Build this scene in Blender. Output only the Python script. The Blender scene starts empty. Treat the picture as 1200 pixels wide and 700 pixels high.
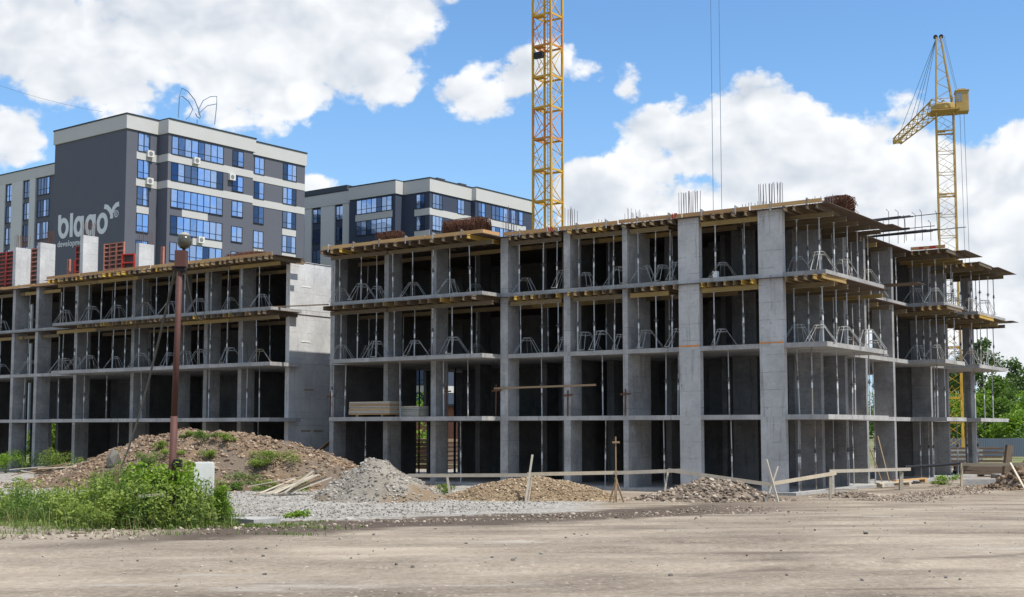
import bpy, math, random
import numpy as np
from mathutils import Vector, Matrix

random.seed(7)
RNG = np.random.default_rng(11)
R = math.radians
S = bpy.context.scene
COL = S.collection

# ------------------------------------------------------------------ camera
F_PX, HZ, ZC, PITCH = 1481.0, 502.07, 2.786, R(4.5)
YC = HZ - F_PX * math.tan(PITCH)
cam_d = bpy.data.cameras.new("camera")
cam_d.sensor_width = 36.0
cam_d.lens = F_PX / 1200 * 36
cam_d.shift_y = (YC - 350) / 1200
cam_d.clip_start = 0.1
cam_d.clip_end = 5000
cam = bpy.data.objects.new("camera", cam_d)
cam.location = (0, 0, ZC)
cam.rotation_euler = (R(90) + PITCH, 0, 0)
COL.objects.link(cam)
S.camera = cam

# ------------------------------------------------------------------ directions of the site
TH = R(35.1)                                   # the frame's front runs along UX, its depth along VX
O0 = Vector((11.46, 53.05, 0.0))
UX = Vector((math.cos(TH), -math.sin(TH), 0)); VX = Vector((math.sin(TH), math.cos(TH), 0))

# ------------------------------------------------------------------ sun
SUN_EL = R(61); SUN_OFF = R(2.0)
sh = UX * math.cos(SUN_OFF) + VX * math.sin(SUN_OFF)
sun_dir = Vector((sh.x * math.cos(SUN_EL), sh.y * math.cos(SUN_EL), math.sin(SUN_EL)))
sd = bpy.data.lights.new("sun", 'SUN'); sd.energy = 4.0; sd.angle = R(0.6); sd.color = (1.0, 0.955, 0.88)
sun = bpy.data.objects.new("sun", sd)
sun.rotation_euler = (-sun_dir).to_track_quat('-Z', 'Y').to_euler()
COL.objects.link(sun)

# ------------------------------------------------------------------ exposure
S.render.engine = 'CYCLES'
S.view_settings.view_transform = 'Standard'
S.view_settings.look = 'None'
S.view_settings.gamma = 1.0
S.view_settings.use_curve_mapping = False
S.view_settings.exposure = 0.55

# ------------------------------------------------------------------ node helper
class NT:
    def __init__(s, tree):
        s.t = tree; s.n = tree.nodes; s.l = tree.links
    def node(s, typ, **kw):
        nd = s.n.new(typ)
        for k, v in kw.items():
            setattr(nd, k, v)
        return nd
    def put(s, sock, val):
        if hasattr(val, 'is_linked') or isinstance(val, bpy.types.NodeSocket):
            s.l.new(val, sock)
        elif isinstance(val, (tuple, list)):
            v = tuple(val)
            if sock.type == 'RGBA' and len(v) == 3: v = v + (1,)
            sock.default_value = v
        else:
            sock.default_value = val
    def math(s, op, a, b=None, c=None, clamp=False):
        nd = s.node('ShaderNodeMath', operation=op, use_clamp=clamp)
        s.put(nd.inputs[0], a)
        if b is not None: s.put(nd.inputs[1], b)
        if c is not None: s.put(nd.inputs[2], c)
        return nd.outputs[0]
    def vmath(s, op, a, b=None):
        nd = s.node('ShaderNodeVectorMath', operation=op)
        s.put(nd.inputs[0], a)
        if b is not None: s.put(nd.inputs[1], b)
        return nd.outputs[0]
    def mix(s, fac, a, b, blend='MIX'):
        nd = s.node('ShaderNodeMix', data_type='RGBA', blend_type=blend)
        s.put(nd.inputs[0], fac); s.put(nd.inputs[6], a); s.put(nd.inputs[7], b)
        return nd.outputs[2]
    def noise(s, vec, scale, detail=3.0, rough=0.55, out=0, dist=0.0):
        nd = s.node('ShaderNodeTexNoise')
        s.put(nd.inputs['Vector'], vec)
        nd.inputs['Scale'].default_value = scale; nd.inputs['Detail'].default_value = detail
        nd.inputs['Roughness'].default_value = rough; nd.inputs['Distortion'].default_value = dist
        return nd.outputs[out]
    def ramp(s, fac, a, b):          # linear step a..b -> 0..1
        nd = s.node('ShaderNodeMapRange', clamp=True)
        s.put(nd.inputs[0], fac); s.put(nd.inputs[1], a); s.put(nd.inputs[2], b)
        nd.inputs[3].default_value = 0; nd.inputs[4].default_value = 1
        return nd.outputs[0]
    def smooth(s, fac, a, b):
        nd = s.node('ShaderNodeMapRange', interpolation_type='SMOOTHSTEP', clamp=True)
        s.put(nd.inputs[0], fac); s.put(nd.inputs[1], a); s.put(nd.inputs[2], b)
        nd.inputs[3].default_value = 0; nd.inputs[4].default_value = 1
        return nd.outputs[0]
    def sep(s, v):
        nd = s.node('ShaderNodeSeparateXYZ'); s.put(nd.inputs[0], v); return nd.outputs
    def comb(s, x, y, z):
        nd = s.node('ShaderNodeCombineXYZ')
        s.put(nd.inputs[0], x); s.put(nd.inputs[1], y); s.put(nd.inputs[2], z); return nd.outputs[0]

# ------------------------------------------------------------------ sky: Nishita with cumulus clouds
W = bpy.data.worlds.new("World"); S.world = W; W.use_nodes = True
W.cycles.sampling_method = 'MANUAL'; W.cycles.sample_map_resolution = 512
def build_world():
    n = NT(W.node_tree); n.n.clear()
    out = n.node('ShaderNodeOutputWorld'); bg = n.node('ShaderNodeBackground')
    sky = n.node('ShaderNodeTexSky', sky_type='NISHITA')
    sky.sun_disc = False; sky.sun_elevation = SUN_EL
    sky.sun_rotation = math.atan2(sun_dir.x, sun_dir.y)
    sky.altitude = 200; sky.air_density = 1.0; sky.dust_density = 0.6; sky.ozone_density = 1.6
    tc = n.node('ShaderNodeTexCoord'); d = n.vmath('NORMALIZE', tc.outputs['Generated'])
    x, y, z = n.sep(d)
    az = n.math('ARCTAN2', x, y); el = n.math('ARCSINE', z)
    blobs = [(120,80,140,66,1.35),(250,62,160,86,1.5),(370,84,120,64,1.3),(430,26,92,58,1.35),(50,98,80,42),(15,178,66,36),
             (560,112,75,34,.62),(612,84,80,40,.75),(690,90,60,26,.35),(738,100,26,30,.6),
             (925,160,110,56),(990,182,130,70),(840,180,115,60),(770,198,60,36),(705,234,60,44),(790,245,130,56),
             (1060,230,160,90),(1170,262,120,90),(900,255,180,80),(1130,350,240,110),(372,218,36,18,.6),(1195,200,60,45),(985,4,30,14,.6)]
    field = None
    for px, py, rx, ry, *amp in blobs:
        a = n.math('MULTIPLY', n.math('SUBTRACT', az, (px - 600) / F_PX), F_PX / rx)
        e = n.math('MULTIPLY', n.math('SUBTRACT', el, (HZ - py) / F_PX), F_PX / ry)
        v = n.math('SUBTRACT', amp[0] if amp else 1.0, n.math('ADD', n.math('MULTIPLY', a, a), n.math('MULTIPLY', e, e)))
        v = n.math('MAXIMUM', v, -1.2)
        field = v if field is None else n.math('MAXIMUM', field, v)
    dn = n.vmath('MULTIPLY', d, (1.0, 1.0, 1.35))
    warp = n.node('ShaderNodeTexNoise'); n.l.new(dn, warp.inputs['Vector']); warp.inputs['Scale'].default_value = 11.0; warp.inputs['Detail'].default_value = 3.0
    def puff(vec, det):                       # cauliflower heads: fractal cells on a warped direction
        w = n.vmath('ADD', vec, n.vmath('MULTIPLY', n.vmath('SUBTRACT', warp.outputs['Color'], (0.5, 0.5, 0.5)), (0.055, 0.055, 0.055)))
        vo = n.node('ShaderNodeTexVoronoi'); vo.feature = 'F1'; vo.normalize = True; n.l.new(w, vo.inputs['Vector'])
        vo.inputs['Scale'].default_value = 15.0; vo.inputs['Detail'].default_value = det; vo.inputs['Roughness'].default_value = 0.55
        return n.math('SUBTRACT', 1.0, vo.outputs['Distance'])
    n1 = n.noise(dn, 9.0, 10.0, 0.62)
    p1 = puff(dn, 3.0); p2 = puff(n.vmath('ADD', dn, (0.012, -0.002, 0.020)), 2.0)
    big = n.noise(dn, 2.6, 4.0, 0.5)
    gen = n.math('MULTIPLY', n.math('SUBTRACT', big, 0.50), 7.0)
    inside = n.math('MULTIPLY', n.smooth(n.math('ABSOLUTE', az), 0.62, 0.44), n.smooth(el, 0.56, 0.40))
    gen = n.math('SUBTRACT', gen, n.math('MULTIPLY', inside, 9.0))
    field = n.math('MAXIMUM', field, gen)
    cov = n.math('ADD', field, n.math('ADD', n.math('MULTIPLY', n.math('SUBTRACT', n1, 0.50), 4.6), n.math('MULTIPLY', n.math('SUBTRACT', p1, 0.70), 3.4)))
    dens = n.smooth(cov, -0.05, 0.42)
    dens = n.math('MULTIPLY', dens, n.smooth(el, -0.01, 0.05))
    lit = n.math('ADD', 0.74, n.math('MULTIPLY', n.math('SUBTRACT', p1, p2), 2.6), clamp=True)
    lowbig = n.noise(n.vmath('ADD', dn, (3.1, 1.7, 0.4)), 6.0, 5.0, 0.55)
    thick = n.smooth(cov, 0.5, 2.2)
    shade = n.math('MULTIPLY', thick, n.smooth(lowbig, 0.60, 0.40))
    lit = n.math('MULTIPLY', lit, n.math('SUBTRACT', 1.0, n.math('MULTIPLY', shade, 0.72)), clamp=True)
    cc = n.mix(lit, CLOUD_DARK, CLOUD_LIGHT)
    sk = n.mix(1.0, sky.outputs[0], SKY_TINT, 'MULTIPLY')
    haze = n.smooth(el, 0.30, -0.02)
    sk = n.mix(n.math('MULTIPLY', haze, 0.7), sk, HORIZON)
    col = n.mix(n.math('MULTIPLY', dens, 0.97), sk, cc)
    n.l.new(col, bg.inputs[0]); bg.inputs[1].default_value = SKY_STRENGTH
    n.l.new(bg.outputs[0], out.inputs[0])
SKY_STRENGTH = 0.12
CLOUD_DARK = (2.9, 3.3, 3.85); CLOUD_LIGHT = (5.9, 5.95, 6.0)
SKY_TINT = (0.70, 0.94, 1.10); HORIZON = (2.4, 3.4, 4.7)
build_world()

# ------------------------------------------------------------------ object helpers
def tag(o, label=None, cat=None, group=None, kind=None):
    if label: o['label'] = label
    if cat: o['category'] = cat
    if group: o['group'] = group
    if kind: o['kind'] = kind
    elif cat: o['kind'] = 'thing'
    return o
def thing(name, label, cat, loc=(0, 0, 0), rz=0.0, group=None):
    o = bpy.data.objects.new(name, None); COL.objects.link(o)
    o.empty_display_size = 0.2
    o.location = loc; o.rotation_euler = (0, 0, rz)
    return tag(o, label, cat, group)
def children(o):
    return list(o.children)
def copy_tree(o, parent=None):
    c = o.copy(); COL.objects.link(c)
    if parent is not None: c.parent = parent
    for ch in children(o): copy_tree(ch, c)
    return c

class MB:
    """collects faces of one mesh"""
    def __init__(s): s.v = []; s.f = []; s.m = []
    def add(s, vs, fs, mi=0):
        b = len(s.v); s.v.extend([tuple(p) for p in vs])
        s.f.extend([tuple(i + b for i in f) for f in fs]); s.m.extend([mi] * len(fs)); return s
    def box(s, x0, x1, y0, y1, z0, z1, mi=0):
        vs = [(x0,y0,z0),(x1,y0,z0),(x1,y1,z0),(x0,y1,z0),(x0,y0,z1),(x1,y0,z1),(x1,y1,z1),(x0,y1,z1)]
        return s.add(vs, [(0,3,2,1),(4,5,6,7),(0,1,5,4),(1,2,6,5),(2,3,7,6),(3,0,4,7)], mi)
    def bar(s, a, b, w, h=None, mi=0, up=(0, 0, 1)):
        """rectangular bar from a to b, w wide, h tall"""
        h = w if h is None else h
        a = Vector(a); b = Vector(b); d = (b - a)
        if d.length < 1e-6: return s
        d.normalize(); u = Vector(up)
        if abs(d.dot(u)) > 0.98: u = Vector((1, 0, 0))
        sx = d.cross(u).normalized(); sy = sx.cross(d).normalized()
        vs = []
        for p in (a, b):
            for i, j in ((-1,-1),(1,-1),(1,1),(-1,1)):
                vs.append(p + sx * (i * w / 2) + sy * (j * h / 2))
        return s.add(vs, [(0,1,2,3),(7,6,5,4),(0,4,5,1),(1,5,6,2),(2,6,7,3),(3,7,4,0)], mi)
    def tube(s, pts, r, n=6, mi=0, r2=None):
        pts = [Vector(p) for p in pts]; L = len(pts); vs = []
        for i, p in enumerate(pts):
            d = (pts[min(i+1, L-1)] - pts[max(i-1, 0)])
            if d.length < 1e-9: d = Vector((0, 0, 1))
            d.normalize(); u = Vector((0, 0, 1)) if abs(d.z) < 0.95 else Vector((1, 0, 0))
            sx = d.cross(u).normalized(); sy = sx.cross(d).normalized()
            rr = r if r2 is None else r + (r2 - r) * i / (L - 1)
            for k in range(n):
                a = 2 * math.pi * k / n
                vs.append(p + sx * (rr * math.cos(a)) + sy * (rr * math.sin(a)))
        fs = []
        for i in range(L - 1):
            for k in range(n):
                k2 = (k + 1) % n
                fs.append((i*n+k, i*n+k2, (i+1)*n+k2, (i+1)*n+k))
        fs.append(tuple(range(n))[::-1]); fs.append(tuple(range((L-1)*n, L*n)))
        return s.add(vs, fs, mi)
    def prism(s, poly, z0, z1, mi=0):
        n = len(poly)
        A = sum(poly[i][0]*poly[(i+1)%n][1]-poly[(i+1)%n][0]*poly[i][1] for i in range(n))
        if A < 0: poly = poly[::-1]
        vs = [(x, y, z0) for x, y in poly] + [(x, y, z1) for x, y in poly]
        fs = [tuple(range(n))[::-1], tuple(range(n, 2*n))]
        for i in range(n):
            j = (i + 1) % n; fs.append((i, j, n + j, n + i))
        return s.add(vs, fs, mi)
    def lathe(s, prof, n=14, mi=0, c=(0, 0, 0)):
        vs = []
        for r, z in prof:
            for k in range(n):
                a = 2*math.pi*k/n; vs.append((c[0]+r*math.cos(a), c[1]+r*math.sin(a), c[2]+z))
        fs = []
        for i in range(len(prof)-1):
            for k in range(n):
                k2 = (k+1) % n; fs.append((i*n+k, i*n+k2, (i+1)*n+k2, (i+1)*n+k))
        fs.append(tuple(range(n))[::-1]); fs.append(tuple(range((len(prof)-1)*n, len(prof)*n)))
        return s.add(vs, fs, mi)
    def build(s, name, mats, parent=None, smooth=False, loc=None):
        me = bpy.data.meshes.new(name); me.from_pydata(s.v, [], s.f)
        for m in (mats if isinstance(mats, (list, tuple)) else [mats]): me.materials.append(m)
        if any(s.m): me.polygons.foreach_set('material_index', s.m)
        if smooth: me.polygons.foreach_set('use_smooth', [True] * len(s.f))
        me.update()
        o = bpy.data.objects.new(name, me); COL.objects.link(o)
        if parent is not None: o.parent = parent
        if loc is not None: o.location = loc
        return o

# ------------------------------------------------------------------ numbers
_PERM = np.random.default_rng(3).random((64, 64))
def vnoise(x, y):
    x = np.asarray(x, float); y = np.asarray(y, float)
    xi = np.floor(x).astype(int); yi = np.floor(y).astype(int); fx = x - xi; fy = y - yi
    fx = fx*fx*(3-2*fx); fy = fy*fy*(3-2*fy)
    g = lambda a, b: _PERM[a % 64, b % 64]
    return (g(xi,yi)*(1-fx)+g(xi+1,yi)*fx)*(1-fy)+(g(xi,yi+1)*(1-fx)+g(xi+1,yi+1)*fx)*fy
def fbm(x, y, o=4):
    t = 0; a = 0.5; f = 1.0
    for i in range(o):
        t = t + a * (vnoise(np.asarray(x)*f + 17.3*i, np.asarray(y)*f + 5.1*i) - 0.5); a *= 0.5; f *= 2.03
    return t
def sstep(t):
    t = np.clip(t, 0, 1); return t*t*(3-2*t)
def gz0(x, y):
    """the lot falls gently from the road to the building"""
    return 0.9 * (1 - sstep((np.asarray(y, float) - 18) / 30))
def ruts(x, y):
    x = np.asarray(x, float); y = np.asarray(y, float)
    near = 1 - sstep((y - 44) / 8)
    z = 0.07 * fbm(x*0.16, y*0.3) + 0.03 * fbm(x*0.9, y*1.2, 3) + 0.016 * fbm(x*2.3, y*2.3, 2)
    for c0, sl, w, dp in ((17.6, 0.05, 0.35, .05), (19.4, 0.06, 0.35, .045), (22.2, -0.03, .4, .045), (24.6, -0.02, .4, .04), (29, .07, .5, .05), (33, .05, .6, .05)):
        c = c0 + sl * x + 0.6 * np.sin(x * 0.11 + c0)
        dp = dp * 0.75
        z = z - dp * np.exp(-((y - c) / w) ** 2) + dp * 0.4 * np.exp(-((y - c - 1.7*w) / w) ** 2)
    return z * near + 0.05 * fbm(x*0.3, y*0.3) * (1 - near)
def gz(x, y):
    return gz0(x, y) + ruts(x, y)
def at(px, py, Y):
    """photo pixel -> point at depth Y"""
    a = (px - 600) / F_PX; b = -(py - YC) / F_PX
    fy = math.cos(PITCH) - b * math.sin(PITCH); fz = math.sin(PITCH) + b * math.cos(PITCH)
    return Vector((a / fy * Y, Y, ZC + fz / fy * Y))
def L(u, v, z=0.0):
    p = O0 + UX * u + VX * v; return Vector((p.x, p.y, z))
# ------------------------------------------------------------------ materials
def newmat(name, rough=0.85):
    m = bpy.data.materials.new(name); m.use_nodes = True
    n = NT(m.node_tree); b = n.n['Principled BSDF']; b.inputs['Roughness'].default_value = rough
    b.inputs['Specular IOR Level'].default_value = 0.25
    return m, n, b
def bump(n, b, h, strength=0.4, dist=0.02):
    bp = n.node('ShaderNodeBump'); bp.inputs['Strength'].default_value = strength; bp.inputs['Distance'].default_value = dist
    n.l.new(h, bp.inputs['Height']); n.l.new(bp.outputs[0], b.inputs['Normal'])
def pos(n): return n.node('ShaderNodeNewGeometry').outputs['Position']
def plain(name, c, var=0.18, scale=3.0, rough=0.7, metal=0.0, spec=None):
    m, n, b = newmat(name, rough); p = pos(n)
    t = n.noise(p, scale, 4.0, 0.6)
    f = n.math('ADD', 1.0 - var, n.math('MULTIPLY', t, 2 * var))
    col = n.mix(1.0, c, n.comb(f, f, f), 'MULTIPLY')
    n.l.new(col, b.inputs['Base Color']); b.inputs['Metallic'].default_value = metal
    if spec is not None: b.inputs['Specular IOR Level'].default_value = spec
    return m
def concrete(name, light, dark, seam=0.5, streak=0.5, hole=0.5):
    m, n, b = newmat(name, 0.88); p = pos(n)
    oi = n.node('ShaderNodeObjectInfo').outputs['Random']
    q = n.vmath('ADD', p, n.comb(n.math('MULTIPLY', oi, 31.0), n.math('MULTIPLY', oi, 17.0), 0.0))
    big = n.noise(q, 0.7, 4.0, 0.6); fine = n.noise(q, 7.0, 5.0, 0.65)
    st = n.noise(n.vmath('MULTIPLY', q, (4.5, 4.5, 0.35)), 1.0, 5.0, 0.6)
    x, y, z = n.sep(q)
    f = n.math('ADD', n.math('MULTIPLY', big, 0.75), n.math('MULTIPLY', fine, 0.35))
    col = n.mix(n.ramp(f, 0.40, 0.70), dark, light)
    # the run-off streaks and the seams of the shuttering boards
    sm = n.math('MULTIPLY', n.smooth(st, 0.54, 0.72), streak)
    col = n.mix(sm, col, tuple(c * 0.55 for c in dark))
    lvl = n.math('FRACT', n.math('ADD', n.math('MULTIPLY', z, 1.35), n.math('MULTIPLY', big, 0.12)))
    line = n.math('MULTIPLY', n.math('LESS_THAN', lvl, 0.035), n.math('MULTIPLY', n.smooth(n.noise(q, 1.7, 2.0), 0.42, 0.58), seam))
    col = n.mix(line, col, tuple(c * 0.6 for c in dark))
    tone = n.math('ADD', 0.84, n.math('MULTIPLY', n.noise(n.comb(oi, oi, n.math('FLOOR', n.math('MULTIPLY', z, 0.33))), 60.0, 0.0), 0.32))
    col = n.mix(1.0, col, n.comb(tone, tone, tone), 'MULTIPLY')
    vo = n.node('ShaderNodeTexVoronoi'); vo.inputs['Scale'].default_value = 5.0; n.l.new(q, vo.inputs['Vector'])
    h = n.math('MULTIPLY', n.math('LESS_THAN', vo.outputs['Distance'], n.math('MULTIPLY', n.smooth(fine, 0.46, 0.70), 0.22)), hole)
    col = n.mix(h, col, (0.05, 0.05, 0.052))
    runs = n.noise(n.vmath('MULTIPLY', n.vmath('ADD', q, (5.0, 9.0, 0.0)), (7.0, 7.0, 0.22)), 1.0, 4.0, 0.55)
    col = n.mix(n.math('MULTIPLY', n.smooth(runs, 0.60, 0.74), n.math('MULTIPLY', n.smooth(big, 0.42, 0.58), 0.55 * streak)), col, (0.16, 0.115, 0.08))
    pale = n.smooth(n.noise(n.vmath('ADD', q, (2.0, 7.0, 4.0)), 1.1, 6.0, 0.7), 0.56, 0.70)
    col = n.mix(n.math('MULTIPLY', pale, 0.45), col, tuple(min(.62, c * 1.30) for c in light))
    n.l.new(col, b.inputs['Base Color'])
    bump(n, b, n.math('SUBTRACT', fine, n.math('MULTIPLY', line, 0.5)), 0.35, 0.03)
    return m
def timber(name, cols, grain=(1.0, 1.0, 12.0)):
    """each board takes its own shade between weathered grey and yellow"""
    m, n, b = newmat(name, 0.8)
    tc = n.node('ShaderNodeTexCoord').outputs['Object']
    oi = n.node('ShaderNodeObjectInfo').outputs['Random']
    g = n.noise(n.vmath('MULTIPLY', n.vmath('ADD', tc, n.comb(oi, oi, n.math('MULTIPLY', oi, 40.0))), grain), 2.0, 5.0, 0.6)
    c = n.mix(n.ramp(oi, 0.15, 0.85), cols[0], cols[1])
    c = n.mix(n.math('MULTIPLY', n.smooth(oi, 0.72, 0.95), 0.8), c, cols[2])
    big = n.noise(n.vmath('ADD', tc, n.comb(oi, 0.0, 0.0)), 1.3, 3.0)
    f = n.math('ADD', 0.55, n.math('ADD', n.math('MULTIPLY', g, 0.5), n.math('MULTIPLY', big, 0.4)))
    n.l.new(n.mix(1.0, c, n.comb(f, f, f), 'MULTIPLY'), b.inputs['Base Color'])
    bump(n, b, g, 0.3, 0.01)
    return m
M = {}
M['concrete'] = concrete('concrete_grey', (0.42, 0.415, 0.405), (0.215, 0.212, 0.208))
M['concrete_pale'] = concrete('concrete_pale', (0.53, 0.525, 0.515), (0.37, 0.367, 0.36), seam=0.7, streak=0.7, hole=0.8)
M['concrete_shaded'] = concrete('concrete_shaded', (0.31, 0.305, 0.30), (0.165, 0.162, 0.16))  # darkened colour paints in the shade under slabs and balconies
M['concrete_slab'] = concrete('concrete_slab', (0.40, 0.39, 0.37), (0.25, 0.245, 0.24), seam=0.2, streak=0.55)
M['concrete_deep_shade'] = concrete('concrete_inner_shade', (0.17, 0.167, 0.163), (0.095, 0.093, 0.09))  # inner concrete, gloom of the deep storeys put into its colour
M['concrete_new'] = concrete('concrete_fresh', (0.55, 0.55, 0.54), (0.40, 0.40, 0.40), streak=0.25, hole=0.2)
M['concrete_gable'] = concrete('concrete_gable', (0.58, 0.575, 0.56), (0.42, 0.417, 0.41), seam=0.5, streak=0.75)
M['white_block'] = plain('white_limewash', (0.66, 0.66, 0.62), 0.2, 4)
M['beam'] = timber('formwork_beam_wood', ((0.13, 0.10, 0.07), (0.23, 0.165, 0.09), (0.50, 0.32, 0.06)))
M['ledger'] = timber('ledger_wood', ((0.13, 0.10, 0.065), (0.22, 0.165, 0.09), (0.34, 0.24, 0.09)), (3, 3, 12))
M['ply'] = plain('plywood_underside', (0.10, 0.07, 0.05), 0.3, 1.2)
M['edge'] = timber('edge_board_wood', ((0.42, 0.24, 0.11), (0.50, 0.30, 0.13), (0.55, 0.36, 0.16)), (0.4, 6, 6))
M['board_grey'] = timber('weathered_board', ((0.36, 0.32, 0.26), (0.47, 0.43, 0.36), (0.50, 0.42, 0.30)), (4, 4, 4))
M['board_brown'] = timber('brown_board', ((0.22, 0.14, 0.08), (0.30, 0.21, 0.125), (0.17, 0.115, 0.07)), (4, 4, 4))
M['old_timber'] = timber('old_timber', ((0.10, 0.072, 0.052), (0.15, 0.11, 0.08), (0.20, 0.15, 0.10)), (4, 4, 4))
def steel_mat(name, c, worn):
    m, n, b = newmat(name, 0.55); p = pos(n); oi = n.node('ShaderNodeObjectInfo').outputs['Random']
    k = n.smooth(n.math('ADD', n.noise(p, 2.5, 5.0, 0.65), n.math('MULTIPLY', n.math('SUBTRACT', oi, 0.5), 0.35)), 0.48, 0.68)
    cc = n.mix(k, c, worn); f = n.math('ADD', 0.65, n.math('MULTIPLY', oi, 0.5))
    n.l.new(n.mix(1.0, cc, n.comb(f, f, f), 'MULTIPLY'), b.inputs['Base Color']); b.inputs['Metallic'].default_value = 0.2; return m
M['galv'] = steel_mat('galvanised_steel', (0.50, 0.52, 0.53), (0.22, 0.19, 0.16))
M['galv_pale'] = steel_mat('galvanised_tripod', (0.42, 0.43, 0.42), (0.20, 0.17, 0.14))
M['collar'] = plain('dull_iron', (0.11, 0.11, 0.115), 0.3, 9, 0.6, 0.3)
M['white_sleeve'] = plain('pale_sleeve', (0.72, 0.72, 0.70), 0.2, 9)
M['rust'] = plain('rusty_steel', (0.115, 0.052, 0.032), 0.45, 5, 0.85)
M['rebar_dark'] = plain('dark_rebar', (0.05, 0.05, 0.06), 0.4, 5, 0.7, 0.4)
M['rebar_grey'] = plain('grey_rebar', (0.17, 0.15, 0.16), 0.4, 5, 0.6, 0.4)
M['foam'] = plain('orange_foam', (0.70, 0.24, 0.03), 0.3, 8)
M['red_paint'] = plain('red_formwork_paint', (0.33, 0.055, 0.045), 0.45, 3)
M['red_bright'] = plain('bright_red_paint', (0.45, 0.045, 0.035), 0.3, 3)
M['red_faded'] = plain('faded_red_paint', (0.40, 0.165, 0.12), 0.35, 3)
M['form_face'] = plain('form_panel_face', (0.075, 0.065, 0.06), 0.5, 2)
M['crane_yellow'] = plain('crane_yellow', (0.56, 0.33, 0.05), 0.35, 1.5, 0.6)
M['crane_orange'] = plain('crane_orange', (0.55, 0.24, 0.06), 0.35, 1.5, 0.6)
M['crane_pale'] = plain('crane_faded_yellow', (0.42, 0.29, 0.095), 0.35, 1.0, 0.65)
M['crane_glass'] = plain('cab_glass', (0.20, 0.25, 0.30), 0.2, 1.0, 0.1)
M['rope'] = plain('steel_rope', (0.16, 0.18, 0.21), 0.2, 5, 0.6)
M['rope_blue'] = plain('pale_rope', (0.13, 0.20, 0.28), 0.2, 5, 0.6)
M['pole_brown'] = plain('brown_painted_pole', (0.095, 0.042, 0.034), 0.35, 2.5, 0.65)
M['lamp_glass'] = plain('lamp_glass_dirty', (0.055, 0.052, 0.035), 0.3, 6, 0.25, 0, 0.6)
M['lamp_cap'] = plain('lamp_cap_grey', (0.30, 0.29, 0.25), 0.2, 6)
M['black'] = plain('black_plastic', (0.018, 0.018, 0.019), 0.3, 4, 0.5)
M['wall_slate'] = plain('slate_grey_render', (0.105, 0.111, 0.135), 0.06, 0.6, 0.9)
M['wall_white'] = plain('white_render', (0.47, 0.465, 0.45), 0.06, 0.5, 0.9)
M['wall_strip'] = plain('pale_strip_render', (0.52, 0.52, 0.51), 0.06, 0.5, 0.9)
M['wall_blue'] = plain('dark_blue_render', (0.045, 0.058, 0.09), 0.08, 0.6, 0.9)
M['wall_brick'] = plain('brick_red_wall', (0.27, 0.12, 0.09), 0.25, 1.5, 0.9)
M['roof_trim'] = plain('dark_roof_trim', (0.028, 0.035, 0.04), 0.1, 1, 0.6)
M['roof_grey'] = plain('roof_felt', (0.06, 0.07, 0.08), 0.2, 1)
M['frame_dark'] = plain('window_frame_dark', (0.02, 0.024, 0.035), 0.1, 2, 0.45)
M['letter'] = plain('white_sign_paint', (0.62, 0.64, 0.66), 0.04, 2, 0.8)
M['ac_white'] = plain('white_plastic', (0.62, 0.61, 0.58), 0.08, 4, 0.5)
M['ac_fan'] = plain('grey_grille', (0.20, 0.20, 0.20), 0.1, 4, 0.5)
M['fence_blue'] = plain('blue_grey_sheet', (0.12, 0.15, 0.19), 0.2, 0.8, 0.5, 0.2)
def glass_mat():
    m, n, b = newmat('window_glass', 0.06); p = pos(n)
    oi = n.node('ShaderNodeObjectInfo').outputs['Random']
    att = n.node('ShaderNodeAttribute'); att.attribute_name = 'tone'
    c = n.mix(att.outputs['Fac'], (0.045, 0.085, 0.17), (0.33, 0.47, 0.73))
    n.l.new(c, b.inputs['Base Color']); b.inputs['Metallic'].default_value = 0.85
    w = n.noise(p, 0.5, 2.0); bump(n, b, w, 0.12, 0.2)
    return m
M['glass'] = glass_mat()

def leaf_mat(name, a, b_, trans=0.3):
    m, n, b = newmat(name, 0.6); p = pos(n)
    att = n.node('ShaderNodeAttribute'); att.attribute_name = 'tone'
    t = att.outputs['Fac']
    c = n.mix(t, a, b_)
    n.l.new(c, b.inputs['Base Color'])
    tr = n.node('ShaderNodeBsdfTranslucent'); n.l.new(n.mix(1.0, c, (1.3, 1.5, 0.6), 'MULTIPLY'), tr.inputs[0])
    mx = n.node('ShaderNodeMixShader'); mx.inputs[0].default_value = trans
    o = n.n['Material Output']; n.l.new(b.outputs[0], mx.inputs[1]); n.l.new(tr.outputs[0], mx.inputs[2]); n.l.new(mx.outputs[0], o.inputs[0])
    return m
M['leaf_weed'] = leaf_mat('nettle_leaves', (0.055, 0.10, 0.018), (0.30, 0.37, 0.08))
M['leaf_shrub'] = leaf_mat('shrub_leaves', (0.06, 0.12, 0.014), (0.23, 0.35, 0.035))
M['grass'] = leaf_mat('grass_blades', (0.075, 0.12, 0.025), (0.19, 0.24, 0.07))
M['straw'] = leaf_mat('dry_stalk', (0.20, 0.16, 0.08), (0.36, 0.30, 0.17))
M['leaf_dark'] = leaf_mat('dark_tree_leaves', (0.035, 0.07, 0.022), (0.12, 0.19, 0.055))
M['leaf_mid'] = leaf_mat('tree_leaves', (0.05, 0.095, 0.022), (0.16, 0.25, 0.05))
M['leaf_lime'] = leaf_mat('lime_leaves', (0.09, 0.16, 0.02), (0.22, 0.34, 0.04))
M['bark'] = plain('bark', (0.10, 0.085, 0.065), 0.3, 3)
M['stem'] = plain('weed_stem', (0.045, 0.075, 0.022), 0.2, 5)

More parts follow.
